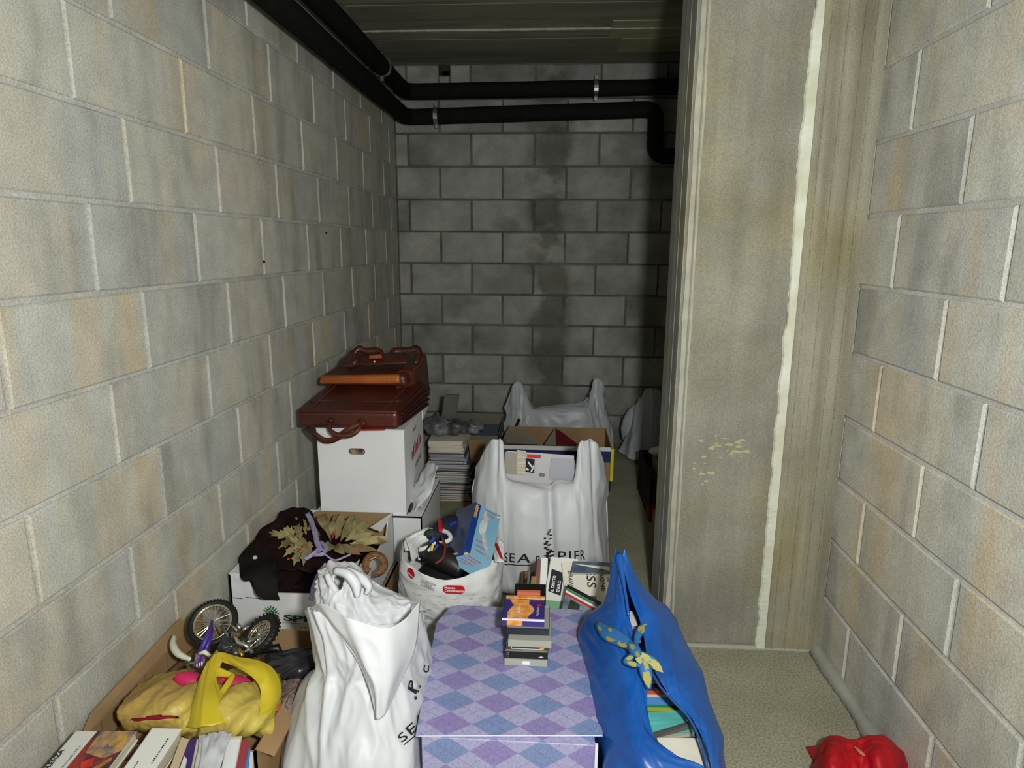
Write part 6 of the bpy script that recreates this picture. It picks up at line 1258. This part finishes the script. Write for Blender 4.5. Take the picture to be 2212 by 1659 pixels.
# ribbon bow
M_rib = mat('blue_yellow_ribbon', (44, 104, 164), .4, .45); 
def rspot(nm, pts, wds, spots):
    o_ = band(nm, pts, wds, M_rib, tote, amp=.004); P = A3(pts)
    for s_, off, r in spots:
        p = cr(P, s_); d = (cr(P, min(1, s_+.03))-cr(P, max(0, s_-.03))).normalized(); c_ = tocam(p); s = d.cross(c_).normalized(); q = p+s*off+c_*.0105
        m_ = MB(); m_.add([q+d*math.cos(a*.785)*r*1.7*(1+.25*math.sin(a*2.1+r*900))+s*math.sin(a*.785)*r*.85 for a in range(8)], [tuple(range(8))]); m_.build('yellow_spot', mat('ribbon_yellow', (150, 142, 58), .5), o_)
rspot('ribbon_loop', [(1290, 1345, .43), (1310, 1365, .44), (1335, 1378, .45), (1358, 1392, .455), (1372, 1402, .455)], (.014, .034, .034, .022, .010), ((.12, .004, .006), (.30, -.008, .005), (.36, .008, .009), (.62, .006, .009), (.84, 0, .009)))
rspot('ribbon_loop', [(1372, 1400, .458), (1378, 1372, .458), (1390, 1355, .455), (1400, 1352, .452)], (.008, .016, .018, .008), ((.55, 0, .010), (.85, 0, .006)))
rspot('ribbon_knot', [(1358, 1388, .462), (1370, 1402, .464), (1380, 1418, .462)], (.012, .024, .014), ((.35, 0, .006), (.85, 0, .005)))
rspot('ribbon_tail', [(1376, 1410, .46), (1395, 1422, .45), (1415, 1436, .44), (1428, 1450, .43)], (.012, .024, .024, .004), ((.35, 0, .010), (.72, 0, .010)))
rspot('ribbon_tail', [(1372, 1412, .456), (1388, 1430, .445), (1396, 1455, .43), (1402, 1488, .41)], (.012, .022, .026, .010), ((.20, .004, .006), (.45, -.004, .006), (.78, 0, .010)))
rspot('ribbon_loop', [(1376, 1410, .458), (1362, 1420, .45), (1352, 1428, .44), (1366, 1434, .44), (1384, 1438, .44)], (.008, .014, .012, .014, .008), ((.30, 0, .005), (.75, 0, .006)))
# books in the tote (spines up), one object each
def slat(label, yl, yr, xl, xr, dpx, z_, M, grp='books standing in the blue tote'):
    t_ = [az(xl, yl+dpx, z_), az(xr, yr+dpx, z_), az(xr, yr, z_), az(xl, yl, z_)]; r = thing('book', label, 'book', t_[0], grp)
    MB().hexa([p+V((0, 0, -.22)) for p in t_]+t_).build('cover', M, r)
    c_ = sum(t_, V((0, 0, 0)))/4; i_ = [V((c_.x+(p.x-c_.x)*.99, c_.y+(p.y-c_.y)*.4, z_-.219)) for p in t_]; MB().hexa([p-V((0, 0, .0008)) for p in i_]+i_).build('pages', M_paper, r)
ysp = 1462
for lb, h_, c in (('orange', 14, (236, 128, 40)), ('black', 9, (36, 34, 40)), ('plum', 7, (84, 66, 92)), ('coral red', 8, (222, 96, 60)), ('white', 6, (212, 210, 204)), ('sky blue', 16, (88, 148, 214)), ('green', 6, (40, 140, 90)), ('lime', 7, (168, 178, 60)), ('red-orange', 5, (214, 102, 54))):
    slat('%s book spine in the opening of the blue tote' % lb, ysp, ysp+1, 1385, 1500, h_, .325, mat('tote_book_'+lb.replace(' ', '_').replace('-', '_'), c, .5)); ysp += h_
M_teal = mat('teal_cover', (86, 168, 160), .5, .3, vcol=(72, 148, 144), vscale=5, stretch=(1, 10, 10))
r, f = book('teal notebook lying tilted towards the viewer in the blue tote', az(1392, 1590, .318), az(1505, 1580, .318), az(1388, ysp, .335), .02, M_teal)
for i in range(4): quad(f, [(0, .2+.2*i), (1, .18+.2*i), (1, .19+.2*i), (0, .21+.2*i)], mat('teal_line', (60, 130, 128), .5), r, 'stripe', .0003)
sl_ = MB().hexa([az(1405, 1598, .322), az(1512, 1570, .322), az(1512, 1570, .31), az(1405, 1598, .31), az(1405, 1588, .338), az(1508, 1558, .338), az(1508, 1552, .335), az(1405, 1584, .335)]).build('folder', mat('grey_folder2', (98, 98, 96), .4, .4), None); tag(sl_, 'narrow grey folder edge slanting across the tote opening', 'folder')
r, f = book('white book lying at the near end of the tote opening', az(1438, 1680, .322), az(1545, 1680, .318), az(1418, 1594, .335), .03, cW2, backM=M_black)
q = MB().hexa([az(1352, 1362, .38), az(1378, 1362, .38), az(1378, 1330, .38), az(1352, 1330, .38), az(1355, 1352, .425), az(1378, 1352, .425), az(1374, 1320, .43), az(1355, 1320, .43)]).build('book', cW, None); tag(q, 'white book seen through the upper slit of the blue tote', 'book')
q = MB().hexa([az(1355, 1392, .37), az(1385, 1392, .37), az(1385, 1362, .37), az(1355, 1362, .37), az(1358, 1388, .41), az(1384, 1388, .41), az(1380, 1353, .418), az(1358, 1353, .418)]).build('book', mat('lilac_cover', (150, 130, 176), .5), None); tag(q, 'lilac book seen through the slit just above the ribbon knot', 'book')

# ---------------------------------------------------------------- red bag on the floor
M_redc = mat('red_fabric', (196, 20, 34), .55, .3, vcol=(150, 10, 22), vscale=7, bump=.2, bscale=60)
rb = thing('cloth_bag', 'small bright red cloth bag lying on the floor by the right wall', 'bag', (.79, 1.38, 0))
RBs = Sheet([A3([(1764, 1655, .012), (1776, 1620, .07), (1793, 1596, .10), (1830, 1600, .10), (1862, 1600, .10), (1890, 1592, .115), (1925, 1602, .10), (1952, 1640, .05), (1956, 1668, .012)]),
             A3([(1758, 1668, .02), (1786, 1628, .095), (1800, 1612, .115), (1830, 1618, .10), (1865, 1617, .10), (1896, 1610, .12), (1918, 1622, .11), (1945, 1645, .07), (1960, 1680, .02)]),
             A3([(1755, 1690, .02), (1780, 1660, .085), (1800, 1650, .11), (1835, 1655, .09), (1868, 1655, .09), (1895, 1645, .12), (1920, 1655, .10), (1945, 1672, .06), (1962, 1700, .02)]),
             A3([(1760, 1740, .004), (1785, 1730, .03), (1810, 1720, .05), (1840, 1720, .05), (1870, 1720, .05), (1900, 1720, .05), (1925, 1725, .04), (1948, 1730, .02), (1965, 1740, .004)])],
            lambda u, v: .007*fold(u, v, 6, 2, 4.9)+.003*fold(u, v, 12, 7, 1.1))
RBs.build('cloth_skin', M_redc, rb, nu=70, nv=60)
Sheet([A3([(1764, 1655, .012), (1793, 1596, .10), (1862, 1600, .10), (1890, 1592, .115), (1956, 1668, .012)]), [V((.70, 1.56, .003)), V((.74, 1.57, .003)), V((.79, 1.57, .003)), V((.83, 1.56, .003)), V((.87, 1.54, .003))]]).build('cloth_back', M_redc, rb, nu=30, nv=12)
band('tan_label', [(1845, 1612, .112), (1858, 1624, .114), (1868, 1632, .112)], [.003, .008, .004], mat('tan_tab', (186, 118, 80), .6), rb, n=10)
# stray dark specks on the left wall
for (px, py) in ((570, 565), (705, 503)):
    p = ax(px, py, XL+.0026); tag(MB().tube([p-V((.006, 0, 0)), p+V((.003, 0, 0))], .0045, 8).build('wall_plug', M_black, wl))
